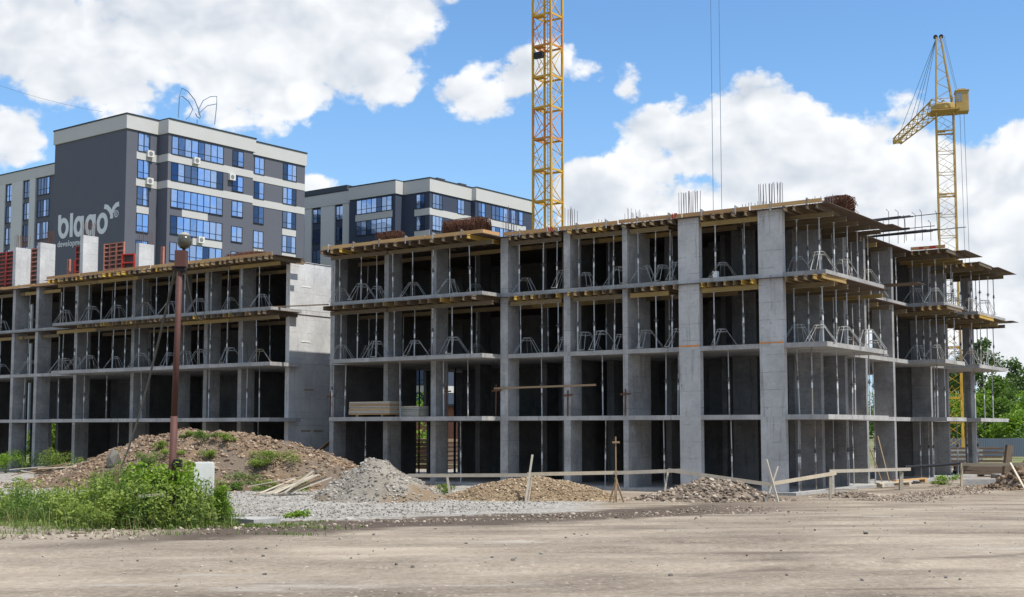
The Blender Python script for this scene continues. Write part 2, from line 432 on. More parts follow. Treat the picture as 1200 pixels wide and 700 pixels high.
def stones_mat(name, a, b_, c_):
    m, n, b = newmat(name, 0.9)
    att = n.node('ShaderNodeAttribute'); att.attribute_name = 'tone'; t = att.outputs['Fac']
    c = n.mix(n.ramp(t, 0.0, 0.6), a, b_); c = n.mix(n.ramp(t, 0.6, 1.0), c, c_)
    f = n.math('ADD', 0.8, n.math('MULTIPLY', n.noise(pos(n), 9.0, 3.0), 0.4))
    n.l.new(n.mix(1.0, c, n.comb(f, f, f), 'MULTIPLY'), b.inputs['Base Color']); return m
M['stone_mix'] = stones_mat('spoil_stones', (0.10, 0.07, 0.047), (0.23, 0.16, 0.105), (0.38, 0.30, 0.225))
M['stone_grey'] = stones_mat('grey_stones', (0.15, 0.135, 0.115), (0.27, 0.25, 0.22), (0.42, 0.40, 0.365))
M['stone_tan'] = stones_mat('tan_stones', (0.15, 0.105, 0.065), (0.29, 0.21, 0.13), (0.45, 0.37, 0.27))
M['stone_brown'] = stones_mat('brown_stones', (0.11, 0.085, 0.065), (0.24, 0.19, 0.145), (0.42, 0.36, 0.29))
M['gravel_bits'] = stones_mat('loose_gravel', (0.08, 0.075, 0.07), (0.19, 0.17, 0.145), (0.38, 0.36, 0.32))
def earth_mat(name, a, b_, scale=1.2, third=None):
    m, n, b = newmat(name, 0.95); p = pos(n)
    t = n.noise(p, scale, 7.0, 0.65); fine = n.noise(p, 14.0, 5.0, 0.7)
    c = n.mix(n.ramp(n.math('ADD', n.math('MULTIPLY', t, 0.7), n.math('MULTIPLY', fine, 0.4)), 0.38, 0.72), a, b_)
    if third:
        c = n.mix(n.smooth(n.noise(n.vmath('ADD', p, (9.0, 4.0, 2.0)), 0.45, 3.0), 0.46, 0.6), c, third)
    n.l.new(c, b.inputs['Base Color']); bump(n, b, fine, 0.8, 0.08); return m
M['earth_spoil'] = earth_mat('spoil_earth', (0.10, 0.068, 0.045), (0.26, 0.185, 0.122), 1.3, (0.15, 0.12, 0.092))
M['earth_grey'] = earth_mat('grey_spoil', (0.17, 0.145, 0.115), (0.31, 0.285, 0.245), 1.1, (0.21, 0.155, 0.10))
M['earth_tan'] = earth_mat('tan_gravel', (0.15, 0.105, 0.065), (0.30, 0.225, 0.14), 2.0)
M['earth_brown'] = earth_mat('brown_spoil', (0.12, 0.095, 0.075), (0.25, 0.20, 0.155), 1.5)
M['earth_bank'] = earth_mat('sandy_bank', (0.26, 0.19, 0.12), (0.42, 0.33, 0.22), 0.4)

def ground_mat():
    m, n, b = newmat('site_ground', 0.95); p = pos(n)
    x, y, z = n.sep(p)
    str_ = n.noise(n.vmath('MULTIPLY', n.vmath('ADD', p, n.comb(0.0, n.math('MULTIPLY', x, -0.16), 0.0)), (0.22, 0.5, 1.0)), 1.0, 6.0, 0.6)     # swept along the road by wheels
    med = n.noise(p, 0.35, 5.0, 0.6); fine = n.noise(p, 9.0, 6.0, 0.7)
    f = n.math('ADD', n.math('MULTIPLY', str_, 0.55), n.math('ADD', n.math('MULTIPLY', med, 0.3), n.math('MULTIPLY', fine, 0.36)))
    c = n.mix(n.ramp(f, 0.48, 0.73), (0.135, 0.107, 0.081), (0.352, 0.298, 0.232))
    # damp mud along tracks
    mud = n.noise(n.vmath('MULTIPLY', n.vmath('ADD', p, (0.0, 40.0, 0.0)), (0.085, 0.8, 1.0)), 1.0, 5.0, 0.62)
    c = n.mix(n.math('MULTIPLY', n.smooth(mud, 0.585, 0.68), 0.75), c, (0.115, 0.086, 0.066))
    # grain and pebbles trodden into the dirt, long faint wheel tracks
    gr = n.noise(p, 45.0, 3.0, 0.7); f2 = n.math('ADD', 0.72, n.math('MULTIPLY', gr, 0.56)); c = n.mix(1.0, c, n.comb(f2, f2, f2), 'MULTIPLY')
    vs = n.node('ShaderNodeTexVoronoi'); vs.inputs['Scale'].default_value = 13.0; n.l.new(p, vs.inputs['Vector'])
    vr = n.sep(vs.outputs['Color']); peb = n.math('MULTIPLY', n.math('LESS_THAN', vs.outputs['Distance'], n.math('MULTIPLY', vr[1], 0.34)), n.math('GREATER_THAN', vr[0], n.math('SUBTRACT', 1.05, n.math('MULTIPLY', med, 0.8))))
    c = n.mix(n.math('MULTIPLY', peb, 0.8), c, n.mix(vr[2], (0.10, 0.09, 0.08), (0.46, 0.43, 0.38)))
    tw = n.math('ADD', n.math('SUBTRACT', y, n.math('MULTIPLY', x, 0.10)), n.math('MULTIPLY', n.math('SUBTRACT', n.noise(n.vmath('MULTIPLY', p, (0.05, 0.05, 1.0)), 1.0, 2.0), 0.5), 9.0))
    tr = n.math('ABSOLUTE', n.math('SUBTRACT', n.math('FRACT', n.math('MULTIPLY', tw, 0.52)), 0.5))
    trk = n.math('MULTIPLY', n.smooth(tr, 0.17, 0.05), n.smooth(n.noise(n.vmath('MULTIPLY', p, (0.18, 0.5, 1.0)), 1.0, 4.0), 0.44, 0.62))
    c = n.mix(n.math('MULTIPLY', trk, 0.22), c, (0.15, 0.112, 0.08))
    # pale crushed gravel on the lot before the spoil heaps, and the churned mud where it meets the road
    wob = n.math('MULTIPLY', n.math('SUBTRACT', n.noise(p, 0.22, 5.0, 0.65), 0.5), 7.0)
    edge = n.math('ADD', n.math('ADD', y, wob), n.math('MULTIPLY', x, -1.4))
    yw = n.math('ADD', y, n.math('MULTIPLY', wob, 0.5))
    lot = n.math('MULTIPLY', n.smooth(edge, 36.4, 38.6), n.math('MULTIPLY', n.smooth(yw, 28.6, 30.0), n.math('MULTIPLY', n.smooth(yw, 90.0, 82.0), n.smooth(n.math('ADD', x, n.math('MULTIPLY', wob, 0.7)), 3.6, 1.8))))
    vg = n.node('ShaderNodeTexVoronoi'); vg.inputs['Scale'].default_value = 9.0; n.l.new(p, vg.inputs['Vector'])
    gv = n.mix(n.sep(vg.outputs['Color'])[0], (0.24, 0.23, 0.21), (0.47, 0.455, 0.42))
    gv = n.mix(n.math('MULTIPLY', n.smooth(n.noise(p, 0.5, 5.0, 0.6), 0.50, 0.66), 0.6), gv, (0.22, 0.18, 0.14))
    gv = n.mix(n.ramp(vg.outputs['Distance'], 0.4, 0.75), gv, (0.18, 0.165, 0.145))
    c = n.mix(lot, c, gv)
    band = n.math('MULTIPLY', n.smooth(edge, 28.4, 30.2), n.smooth(edge, 38.8, 36.8))
    patch = n.smooth(n.math('ADD', n.noise(n.vmath('MULTIPLY', p, (0.5, 0.9, 1.0)), 1.0, 6.0, 0.7), n.math('MULTIPLY', fine, 0.25)), 0.44, 0.55)
    band = n.math('MULTIPLY', band, n.math('MULTIPLY', patch, n.math('MULTIPLY', n.smooth(x, -8.0, -5.5), n.smooth(x, 13.0, 5.0))))
    c = n.mix(n.math('MULTIPLY', band, 0.95), c, (0.075, 0.056, 0.043))
    # a dark rut of damp soil crossing the right half of the road
    rut = n.math('ABSOLUTE', n.math('ADD', n.math('SUBTRACT', y, n.math('ADD', 15.5, n.math('MULTIPLY', x, 0.49))), n.math('MULTIPLY', wob, 0.25)))
    rut = n.math('MULTIPLY', n.smooth(rut, 0.40, 0.04), n.math('MULTIPLY', n.smooth(x, 0.5, 3.0), n.smooth(n.noise(p, 0.8, 5.0, 0.7), 0.40, 0.60)))
    c = n.mix(n.math('MULTIPLY', rut, 0.7), c, (0.10, 0.076, 0.06))
    # pale dried puddle patches
    pale = n.math('MULTIPLY', n.smooth(n.noise(n.vmath('MULTIPLY', n.vmath('ADD', p, (13.0, 2.0, 0.0)), (0.16, 0.6, 1.0)), 1.0, 5.0, 0.6), 0.60, 0.72), 0.5)
    c = n.mix(pale, c, (0.42, 0.40, 0.37))
    pp = n.math('ADD', n.math('POWER', n.math('MULTIPLY', n.math('SUBTRACT', x, 1.7), 0.85), 2.0), n.math('POWER', n.math('MULTIPLY', n.math('SUBTRACT', y, 13.7), 1.7), 2.0))
    c = n.mix(n.math('MULTIPLY', n.smooth(n.math('ADD', pp, n.math('MULTIPLY', wob, 0.35)), 1.25, 0.6), 0.8), c, (0.46, 0.45, 0.43))
    # trampled soil and thin turf round the weeds, far rough ground
    far = n.smooth(n.math('ADD', y, n.math('MULTIPLY', med, 20.0)), 96.0, 112.0)
    c = n.mix(far, c, n.mix(n.smooth(med, 0.42, 0.58), (0.10, 0.13, 0.04), (0.20, 0.18, 0.10)))
    n.l.new(c, b.inputs['Base Color'])
    vo = n.node('ShaderNodeTexVoronoi'); vo.inputs['Scale'].default_value = 7.0; n.l.new(p, vo.inputs['Vector'])
    bump(n, b, n.math('ADD', n.math('MULTIPLY', fine, 0.7), n.math('MULTIPLY', vo.outputs['Distance'], 0.35)), 0.9, 0.045)
    return m
M['ground'] = ground_mat()
# ------------------------------------------------------------------ ground
def grid_lines(lo, hi, step, ends, grow=1.22):
    c = list(np.arange(lo, hi + 1e-6, step)); d = step; a = c[0]
    left = []
    while a > ends[0]:
        d *= grow; a -= d; left.append(a)
    d = step; b = c[-1]; right = []
    while b < ends[1]:
        d *= grow; b += d; right.append(b)
    return np.array(left[::-1] + c + right)
def sheet(name, xs, ys, zf, mat, mask=None):
    X, Y = np.meshgrid(xs, ys); Z = zf(X, Y); nx, ny = len(xs), len(ys)
    v = np.stack([X, Y, Z], -1).reshape(-1, 3)
    i = np.arange(nx*ny).reshape(ny, nx)
    q = np.stack([i[:-1,:-1], i[:-1,1:], i[1:,1:], i[1:,:-1]], -1).reshape(-1, 4)
    if mask is not None:
        k = mask(X, Y).reshape(-1); q = q[k[q].all(1)]
        used = np.unique(q); mp = -np.ones(nx*ny, int); mp[used] = np.arange(len(used)); v = v[used]; q = mp[q]
    me = bpy.data.meshes.new(name); me.from_pydata(v.tolist(), [], q.tolist()); me.materials.append(mat)
    me.polygons.foreach_set('use_smooth', [True]*len(q)); me.update()
    o = bpy.data.objects.new(name, me); COL.objects.link(o); return o
g = sheet('ground', grid_lines(-34, 36, 0.28, (-1500, 1500)), grid_lines(8, 62, 0.22, (-300, 2500)), gz, M['ground'])
tag(g, kind='structure')
def gravel_mask(X, Y):
    # an irregular lot between the weeds, the spoil heaps and the building
    e = 1.6*fbm(X*0.35, Y*0.35)
    front = np.interp(X, [-40, -12, -8.0, -5.6, -2.4, 0.0, 1.6, 3.0], [30, 30, 29, 32.0, 37.0, 41.5, 46, 60])
    return (Y + 3*e > front) & (Y < 82) & (X < 3.0 + e)
# ------------------------------------------------------------------ stones
ICO_V = None
def ico():
    t = (1 + 5 ** .5) / 2
    v = np.array([(-1,t,0),(1,t,0),(-1,-t,0),(1,-t,0),(0,-1,t),(0,1,t),(0,-1,-t),(0,1,-t),(t,0,-1),(t,0,1),(-t,0,-1),(-t,0,1)], float)
    v /= np.linalg.norm(v[0])
    f = np.array([(0,11,5),(0,5,1),(0,1,7),(0,7,10),(0,10,11),(1,5,9),(5,11,4),(11,10,2),(10,7,6),(7,1,8),(3,9,4),(3,4,2),(3,2,6),(3,6,8),(3,8,9),(4,9,5),(2,4,11),(6,2,10),(8,6,7),(9,8,1)])
    return v, f
def rand_rot(n):
    q = RNG.normal(size=(n, 4)); q /= np.linalg.norm(q, axis=1)[:, None]
    w, x, y, z = q.T
    return np.stack([np.stack([1-2*(y*y+z*z), 2*(x*y-z*w), 2*(x*z+y*w)], -1),
                     np.stack([2*(x*y+z*w), 1-2*(x*x+z*z), 2*(y*z-x*w)], -1),
                     np.stack([2*(x*z-y*w), 2*(y*z+x*w), 1-2*(x*x+y*y)], -1)], 1)
def tone_attr(me, tones):
    a = me.attributes.new('tone', 'FLOAT', 'FACE'); a.data.foreach_set('value', np.asarray(tones, dtype=np.float32))
def stones(name, P, size, mat, parent=None, sink=0.25):
    """irregular stones at points P with radii size, one mesh"""
    v0, f0 = ico(); n = len(P); rot = rand_rot(n)
    sc = RNG.uniform(0.55, 1.15, (n, 1, 3)) * np.asarray(size)[:, None, None]
    vj = v0[None] * RNG.uniform(0.72, 1.2, (n, 12, 1))
    v = np.einsum('nij,nkj->nki', rot, vj * sc)
    v[:, :, 2] *= 0.8
    v += np.asarray(P)[:, None, :]; v[:, :, 2] += (np.asarray(size) * (0.5 - sink))[:, None]
    f = (f0[None] + (np.arange(n) * 12)[:, None, None]).reshape(-1, 3)
    me = bpy.data.meshes.new(name); me.from_pydata(v.reshape(-1, 3).tolist(), [], f.tolist()); me.materials.append(mat)
    tone_attr(me, np.repeat(RNG.random(n) ** 1.1, 20)); me.update()
    o = bpy.data.objects.new(name, me); COL.objects.link(o)
    if parent is not None: o.parent = parent
    return o
# loose stones over the road and the lot
n = 4800
X = RNG.uniform(-15, 24, n); Y = 12.5 + 44 * RNG.random(n) ** 1.3
keep = np.abs(X) < Y * 0.44
cl = fbm(X*0.35, Y*0.8, 3); keep &= cl > RNG.uniform(-0.22, 0.30, n)
X, Y = X[keep], Y[keep]; sz = 0.008 + 0.030 * RNG.random(len(X)) ** 2.6
big = RNG.random(len(X)) < 0.012; sz[big] *= 1.6
o = stones('loose_gravel', np.stack([X, Y, gz(X, Y)], -1), sz, M['gravel_bits']); tag(o, kind='stuff')
# coarse crushed stone on the pale lot
n = 9000
X = RNG.uniform(-16, 4, n); Y = RNG.uniform(30, 56, n)
k = gravel_mask(X, Y); X, Y = X[k], Y[k]
o = stones('crushed_gravel', np.stack([X, Y, gz(X, Y) + 0.02], -1), 0.012 + 0.04 * RNG.random(len(X)) ** 3.0, M['stone_grey']); tag(o, kind='stuff')
# a stony strip along the foot of the building and along the churned edge of the road
n = 9000
u_ = RNG.uniform(-2, 30, n); v_ = RNG.normal(0, 1.0, n)
P = np.array([(O0 + UX*(3.6 + abs(b)) + VX*a)[:] for a, b in zip(u_, v_)])
Xe = RNG.uniform(-9, 9, 1500); Ye = 34.2 + 1.4 * Xe * np.where(Xe > -1, 0.75, 1.0) + RNG.normal(0, 1.6, 1500)
kk = (Ye > 22) & (Ye < 46); Xe, Ye = Xe[kk], Ye[kk]
Xa = np.concatenate([P[:, 0], Xe]); Ya = np.concatenate([P[:, 1], Ye])
o = stones('coarse_gravel', np.stack([Xa, Ya, gz(Xa, Ya)], -1), 0.018 + 0.05 * RNG.random(len(Xa)) ** 2.6, M['stone_brown']); tag(o, kind='stuff')

# ------------------------------------------------------------------ spoil heaps
HEAPS = []
def heap(name, label, c, rad, h, mat, smat, nst, smax, rz=0.0, power=1.5, crest=None, seed=0, rough=0.35, ssmall=0.02):
    """a mound: height field over an ellipse, with its own stones"""
    cx, cy = c; rx, ry = rad; ca, sa = math.cos(rz), math.sin(rz)
    def hf(x, y):                                    # local x, y
        r = np.sqrt((x/rx)**2 + (y/ry)**2)
        wob = 1 + 0.28 * fbm(x*1.3/rx*1.6 + seed, y*1.3/ry*1.6 + 2*seed, 3)
        r = r * wob
        base = np.clip(1 - r, 0, 1)
        prof = 1 - (1 - base) ** power
        if crest is not None: prof = prof * np.interp(x / rx, crest[0], crest[1])
        lump = 0.10 * np.abs(fbm(x*2.2 + seed*2, y*2.2 + seed, 3)) * np.clip(base*4, 0, 1) * h ** .5
        return lump + h * prof * (1 + rough * fbm(x*0.9 + seed*3, y*0.9, 4)) + 0.16 * h * fbm(x*2.3 + seed, y*2.3, 3) * np.clip(base * 3, 0, 1) - 0.12 * np.clip(r - 0.92, 0, 0.3) * 3
    nx = int(2.3*rx/0.09); ny = int(2.3*ry/0.09)
    nx = min(nx, 220); ny = min(ny, 150)
    xs = np.linspace(-1.15*rx, 1.15*rx, nx); ys = np.linspace(-1.15*ry, 1.15*ry, ny)
    def zf(x, y):
        wx = cx + ca*x - sa*y; wy = cy + sa*x + ca*y
        return hf(x, y) + gz(wx, wy)
    b = sheet(name, xs, ys, zf, mat)
    b.location = (cx, cy, 0); b.rotation_euler = (0, 0, rz)
    tag(b, label, 'heap', 'heaps of spoil and gravel')
    px = RNG.uniform(-1.35, 1.35, nst*2); py = RNG.uniform(-1.35, 1.35, nst*2)
    k = px**2 + py**2 < 0.9 + 0.9 * RNG.random(len(px))**3; px, py = (px[k]*rx)[:nst], (py[k]*ry)[:nst]
    kk = fbm(px*1.1 + seed, py*1.1, 3) > RNG.uniform(-.45, .10, len(px)); px, py = px[kk], py[kk]
    s = ssmall + smax * RNG.random(len(px)) ** 2.6
    st = stones('stones', np.stack([px, py, np.maximum(zf(px, py), gz(cx + ca*px - sa*py, cy + sa*px + ca*py) - 0.02)], -1), s, smat, parent=b, sink=0.35); tag(st, kind='stuff')
    HEAPS.append((cx, cy, rx, ry, ca, sa, zf))
    return b, zf
def heap_z(i, wx, wy):
    cx, cy, rx, ry, ca, sa, zf = HEAPS[i]
    dx, dy = wx - cx, wy - cy
    return float(zf(np.array([ca*dx + sa*dy]), np.array([-sa*dx + ca*dy]))[0])
big_heap, _ = heap('spoil_heap', 'long brown heap of earth and broken stone with green tufts, behind the leaning brown pole', (-15.0, 62.5), (9.6, 5.2), 2.42, M['earth_spoil'], M['stone_mix'], 18000, 0.115,
     rz=-0.12, power=2.0, crest=([-1.1, -0.62, -0.42, -0.2, 0.15, 0.5, 0.75, 0.9, 1.1], [0.55, 0.72, 0.98, 1.06, 1.08, 1.0, 0.98, 0.9, 0.75]), seed=1.3, rough=0.25)
heap('gravel_heap', 'steep heap of pale grey rubble beside the fan of scrap laths', (-5.25, 49.7), (2.65, 2.0), 1.55, M['earth_grey'], M['stone_grey'], 2600, 0.075, power=1.7, crest=([-1.1, -0.7, -0.45, -0.1, 0.12, 0.3, 0.7, 1.1], [0.95, 0.86, 0.82, 1.02, 1.0, 0.84, 0.70, 0.75]), seed=4.1, rough=0.5)
heap('gravel_heap', 'low wide heap of tan gravel between the two leaning stakes of the barrier', (0.75, 50.2), (3.5, 1.6), 0.84, M['earth_tan'], M['stone_tan'], 6500, 0.055, power=1.6, seed=7.7, rough=0.12)
heap('spoil_heap', 'low dark brown heap of clods in front of the wide corner pillars', (7.55, 49.6), (2.85, 1.35), 0.9, M['earth_brown'], M['stone_brown'], 2600, 0.13, power=1.35, crest=([-1, -0.5, -0.1, 0.3, 0.45, 1], [0.5, 0.6, 0.8, 1.1, 1.1, 0.6]), seed=9.2, rough=0.3)
heap('spoil_heap', 'flat dark patch of muddy rubble beside the broken end of the low barrier', (13.6, 51.4), (1.5, 0.55), 0.22, M['earth_brown'], M['stone_brown'], 500, 0.09, power=1.4, seed=3.2)
heap('spoil_heap', 'rough heap of brown earth and blocks at the far right beyond the board rail', (24.8, 58.6), (2.7, 1.8), 1.55, M['earth_brown'], M['stone_mix'], 1600, 0.2, power=1.5, seed=5.5, rough=0.4)
# ------------------------------------------------------------------ the two concrete frames (local x along the front, y into the depth)
S1, S2, S3, DK = 3.36, 6.37, 9.36, 12.08        # slab tops and the roof deck's plywood
T = 0.20
frame = thing('unfinished_building', 'nearer concrete frame of four open storeys with wide grey corner pillars and stepped balconies', 'building', O0, -TH)
wing = thing('unfinished_building', 'farther concrete frame of open storeys behind the brown pole, with a bare pale gable wall', 'building', O0, -TH)

OUT = [(-26.0,-0.02),(-24.6,-0.02),(-24.6,-1.5),(-14.7,-1.5),(-14.7,-0.0),(1.87,0.0),(1.87,7.45),(0.0,7.45),(0.0,16.5),(1.87,16.5),(1.87,20.1),(0.0,20.1),(0.0,22.95),(1.87,22.95),(1.87,29.0),(-13.0,29.0),(-13.0,13.5),(-26.0,13.5)]
OUTW = [(-63,-0.02),(-48.03,-0.02),(-48.03,-1.83),(-28.68,-1.83),(-28.68,0.55),(-29.12,0.55),(-29.12,7.0),(-63,7.0)]
def slab_mb(out, top, t=T):
    return MB().prism(out, top - t, top)
for z in (S1, S2, S3):
    slab_mb(OUT, z).build('floor_slab', M['concrete_slab'], frame)
    slab_mb(OUTW, z).build('floor_slab', M['concrete_slab'], wing)
MB().prism([(-26.3,-0.35),(0.55,-0.35),(0.9,29.6),(-13.3,29.8),(-13.3,13.8),(-26.3,13.8)], -0.3, 0.13).build('foundation', M['concrete_slab'], frame)
MB().prism([(-63,-0.3),(-28.6,-0.3),(-28.6,7.2),(-63,7.2)], -0.3, 0.08).build('foundation', M['concrete'], wing)

def pillar(par, x0, x1, y0, y1, tops=(S1, S2, S3, DK), mat='concrete', bots=(0.1,)):
    lv = [(0.1, S1 - T), (S1, S2 - T), (S2, S3 - T), (S3, DK)]
    for i, (a, b) in enumerate(lv):
        dx, dy = [(0, 0), (0.004, -0.004), (-0.004, 0.003), (0.003, 0.0)][i]
        MB().box(x0 + dx, x1 + dx, y0 + dy, y1 + dy, a, b).build('pillar', M[mat], par)
# front pillars of the nearer block; faces a few mm proud of the slab edges
FRONT = [(-26.0,-25.7,0.02,1.0),(-22.2,-21.9,0.02,1.1),(-19.05,-18.72,0.02,1.0),(-14.69,-14.25,-0.006,0.95),(-11.02,-10.66,-0.006,0.98),(-7.82,-7.56,-0.006,2.1)]
for a in FRONT: pillar(frame, *a)
for x0, x1 in ((-4.95, -3.93), (-1.12, -0.02)):       # the two wide ones: one face through all storeys, the slab edge behind it
    z0 = 0.1
    for z1 in (S1 - 0.09, S2 - 0.12, S3 - 0.08, DK):
        MB().box(x0, x1, -0.008 - 0.002 * (z0 > 4), 0.30, z0 + 0.004, z1).build('pillar', M['concrete_pale'], frame); z0 = z1
    for z in (S2 + 0.02,):
        f = MB()
        for i in range(7):
            a = x0 + (x1 - x0) * i / 7; f.box(a, a + 0.13, -0.03, -0.009, z - 0.02 + 0.02*random.random(), z + 0.035 + 0.02*random.random())
        f.build('foam_seal', M['foam'], frame)
# fins of the right-hand side
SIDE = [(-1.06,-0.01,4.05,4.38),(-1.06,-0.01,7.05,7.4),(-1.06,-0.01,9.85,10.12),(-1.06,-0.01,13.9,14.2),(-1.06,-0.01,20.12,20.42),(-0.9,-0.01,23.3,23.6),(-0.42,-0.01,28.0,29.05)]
for a in SIDE: pillar(frame, *a, mat='concrete_shaded')
# a second row inside
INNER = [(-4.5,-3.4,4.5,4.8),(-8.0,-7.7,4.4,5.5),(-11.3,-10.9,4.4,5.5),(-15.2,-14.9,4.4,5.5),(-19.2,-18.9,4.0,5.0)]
for a in INNER: pillar(frame, *a, mat='concrete_deep_shade')
for a in ((-22.4,-22.1,4.3,5.2),(-10.2,-9.9,6.4,7.2),(-2.2,-1.9,5.6,6.4),(-4.4,-3.4,11.0,11.3),(-4.4,-3.4,17.0,17.3),(-3.6,-2.7,24.6,24.9)): pillar(frame, *a, mat='concrete_shaded')
def wall(par, x0, x1, y0, y1, z0, z1, mat='concrete_deep_shade'):
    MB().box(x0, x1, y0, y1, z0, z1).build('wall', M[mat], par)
LV = [(0.13, S1 - T), (S1, S2 - T), (S2, S3 - T), (S3, DK)]
for i, (a, b) in enumerate(LV):
    wall(frame, -23.6, -0.8, 8.6, 8.85, a, b)  # core wall added to block daylight and keep the storeys dark
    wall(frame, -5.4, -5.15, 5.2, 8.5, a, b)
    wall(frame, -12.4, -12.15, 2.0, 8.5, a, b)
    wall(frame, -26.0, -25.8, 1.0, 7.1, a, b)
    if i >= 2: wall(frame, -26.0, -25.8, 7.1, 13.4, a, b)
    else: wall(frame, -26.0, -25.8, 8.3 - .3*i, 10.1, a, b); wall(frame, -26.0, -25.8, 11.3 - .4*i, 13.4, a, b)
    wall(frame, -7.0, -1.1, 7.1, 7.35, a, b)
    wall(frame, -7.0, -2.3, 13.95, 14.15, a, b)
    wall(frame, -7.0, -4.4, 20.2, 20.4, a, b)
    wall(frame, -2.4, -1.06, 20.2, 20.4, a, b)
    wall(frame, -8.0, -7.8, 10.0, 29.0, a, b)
# left block
WC = [-33.15,-36.05,-38.65,-42.65,-48.3,-52.5,-55.1,-58.6,-62.0]
for x in WC: pillar(wing, x, x + 0.3, 0.0 if x < -48 else 0.01, 1.02)
for i, (a, b) in enumerate(LV):
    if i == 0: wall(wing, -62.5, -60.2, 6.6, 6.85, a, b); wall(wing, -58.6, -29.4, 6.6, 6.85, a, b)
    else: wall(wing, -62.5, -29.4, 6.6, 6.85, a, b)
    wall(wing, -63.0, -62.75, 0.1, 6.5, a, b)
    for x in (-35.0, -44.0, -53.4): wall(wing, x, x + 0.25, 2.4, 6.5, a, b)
# gable: three pours, each a few mm off the one below
z0 = -0.1
for z1, d in ((S1 - 0.05, 0.0), (S2 + 0.02, 0.005), (S3 + 0.04, -0.004), (DK + 0.06, 0.003)):
    MB().box(-29.38, -29.08 + d, 0.02 - d, 7.0 + d, z0, z1 - 0.012).build('wall', M['concrete_gable'], wing); z0 = z1
# brackets left in the gable
for y, z in ((0.9, 10.7), (0.9, 7.6), (1.2, 4.9), (1.0, 2.6), (2.0, 2.6)):
    MB().box(-29.07, -29.062, y, y + 0.75, z, z + 0.07).build('bracket', M['white_sleeve' if z > 7 else 'board_brown'], wing)

# starter bars standing out of the poured pillars
def starters(par, x0, x1, y0, y1, h, nx, ny, z=DK + 0.2, jit=0.05, r=0.014, mat='rebar_grey'):
    m = MB()
    for i in range(nx):
        for j in range(ny):
            x = x0 + (x1-x0)*(i/(nx-1) if nx > 1 else 0.5); y = y0 + (y1-y0)*(j/(ny-1) if ny > 1 else 0.5)
            x += random.uniform(-.02, .02); y += random.uniform(-.02, .02)
            hh = h * (1 - jit * random.random()); m.tube([(x, y, z - 0.1), (x + random.uniform(-.03,.03), y + random.uniform(-.03,.03), z + hh)], r, 4)
    m.build('starter_bars', M[mat], par)
starters(frame, -4.9, -4.0, 0.05, 0.28, 1.05, 9, 2)
starters(frame, -1.08, -0.1, 0.05, 0.28, 0.98, 9, 2, jit=0.02)
starters(frame, -7.78, -7.6, 0.2, 3.4, 0.75, 2, 14, jit=0.5, r=0.01)
starters(frame, -2.6, -1.5, 1.6, 1.8, 0.55, 8, 1, jit=0.15); starters(frame, 0.3, 1.4, 2.2, 2.4, 0.62, 9, 1, jit=0.2)
starters(frame, -10.98, -10.7, 0.1, 0.7, 1.0, 3, 4, jit=0.25); starters(frame, -9.9, -9.0, 0.8, 1.0, 0.45, 7, 1, jit=0.5)
starters(frame, -14.6, -14.3, 0.1, 0.8, 1.5, 3, 4, jit=0.4)
starters(frame, -18.9, -18.7, 0.4, 1.0, 0.7, 3, 3, jit=0.4)
starters(wing, -33.1, -32.0, 0.3, 0.6, 0.9, 8, 2); 

# ------------------------------------------------------------------ decks of plywood with edge boards (roof) and plywood under the poured slab
def grow(out, e):                       # offset an axis-aligned outline outwards by e (front and right side only)
    r = []
    for x, y in out:
        r.append((x, y))
    return r
def deck(name, label, out, z, edges, clamps, parent_rz=-TH):
    d = thing(name, label, 'formwork deck', O0, -TH, 'plywood decks of the formwork')
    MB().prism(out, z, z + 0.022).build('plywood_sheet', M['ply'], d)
    for (a, b) in edges:
        e = MB(); A = Vector((a[0], a[1], z + 0.13)); B = Vector((b[0], b[1], z + 0.13))
        nseg = max(1, int((B - A).length / 3.0))
        for k in range(nseg):
            p = A.lerp(B, k / nseg + 0.002); q = A.lerp(B, (k + 1) / nseg - 0.002)
            s = MB().bar(p + Vector((0, 0, random.uniform(-.02, .012))), q + Vector((0, 0, random.uniform(-.02, .012))), 0.035, 0.17)
            o = s.build('edge_board', M['edge'], d)
    for (x, y, ax) in clamps:
        c = MB()
        if ax == 'f':
            c.box(x, x + 0.06, y - 0.05, y - 0.022, z - 0.1, z + 0.30); c.bar((x + .03, y - .03, z + .29), (x + .15, y + .3, z + .12), 0.05, 0.03)
        else:
            c.box(y + 0.022, y + 0.05, x, x + 0.06, z - 0.1, z + 0.28)
        c.build('clamp', M['galv'], d)
    return d
ROUT = [(-26.3,-0.3),(-25.1,-0.3),(-25.1,-1.85),(-14.45,-1.85),(-14.45,-0.28),(2.15,-0.28),(2.15,7.8),(0.32,7.8),(0.32,16.2),(2.15,16.2),(2.15,20.5),(0.32,20.5),(0.32,22.65),(2.1,22.65),(2.1,29.9),(-13.2,29.9),(-13.2,13.7),(-26.3,13.7)]
rd = deck('formwork_deck', 'brown plywood roof deck with an orange edge board on the nearer concrete frame', ROUT, DK,
     [((-24.9,-1.82),(-14.5,-1.82)),((-14.48,-1.8),(-14.48,-0.4)),((-14.4,-0.26),(1.9,-0.26)),((0.3,16.22),(2.1,16.22))],
     [(-24.5+1.75*i,-1.82,'f') for i in range(0,6)] + [(-13.4+1.62*i,-0.26,'f') for i in range(10)])
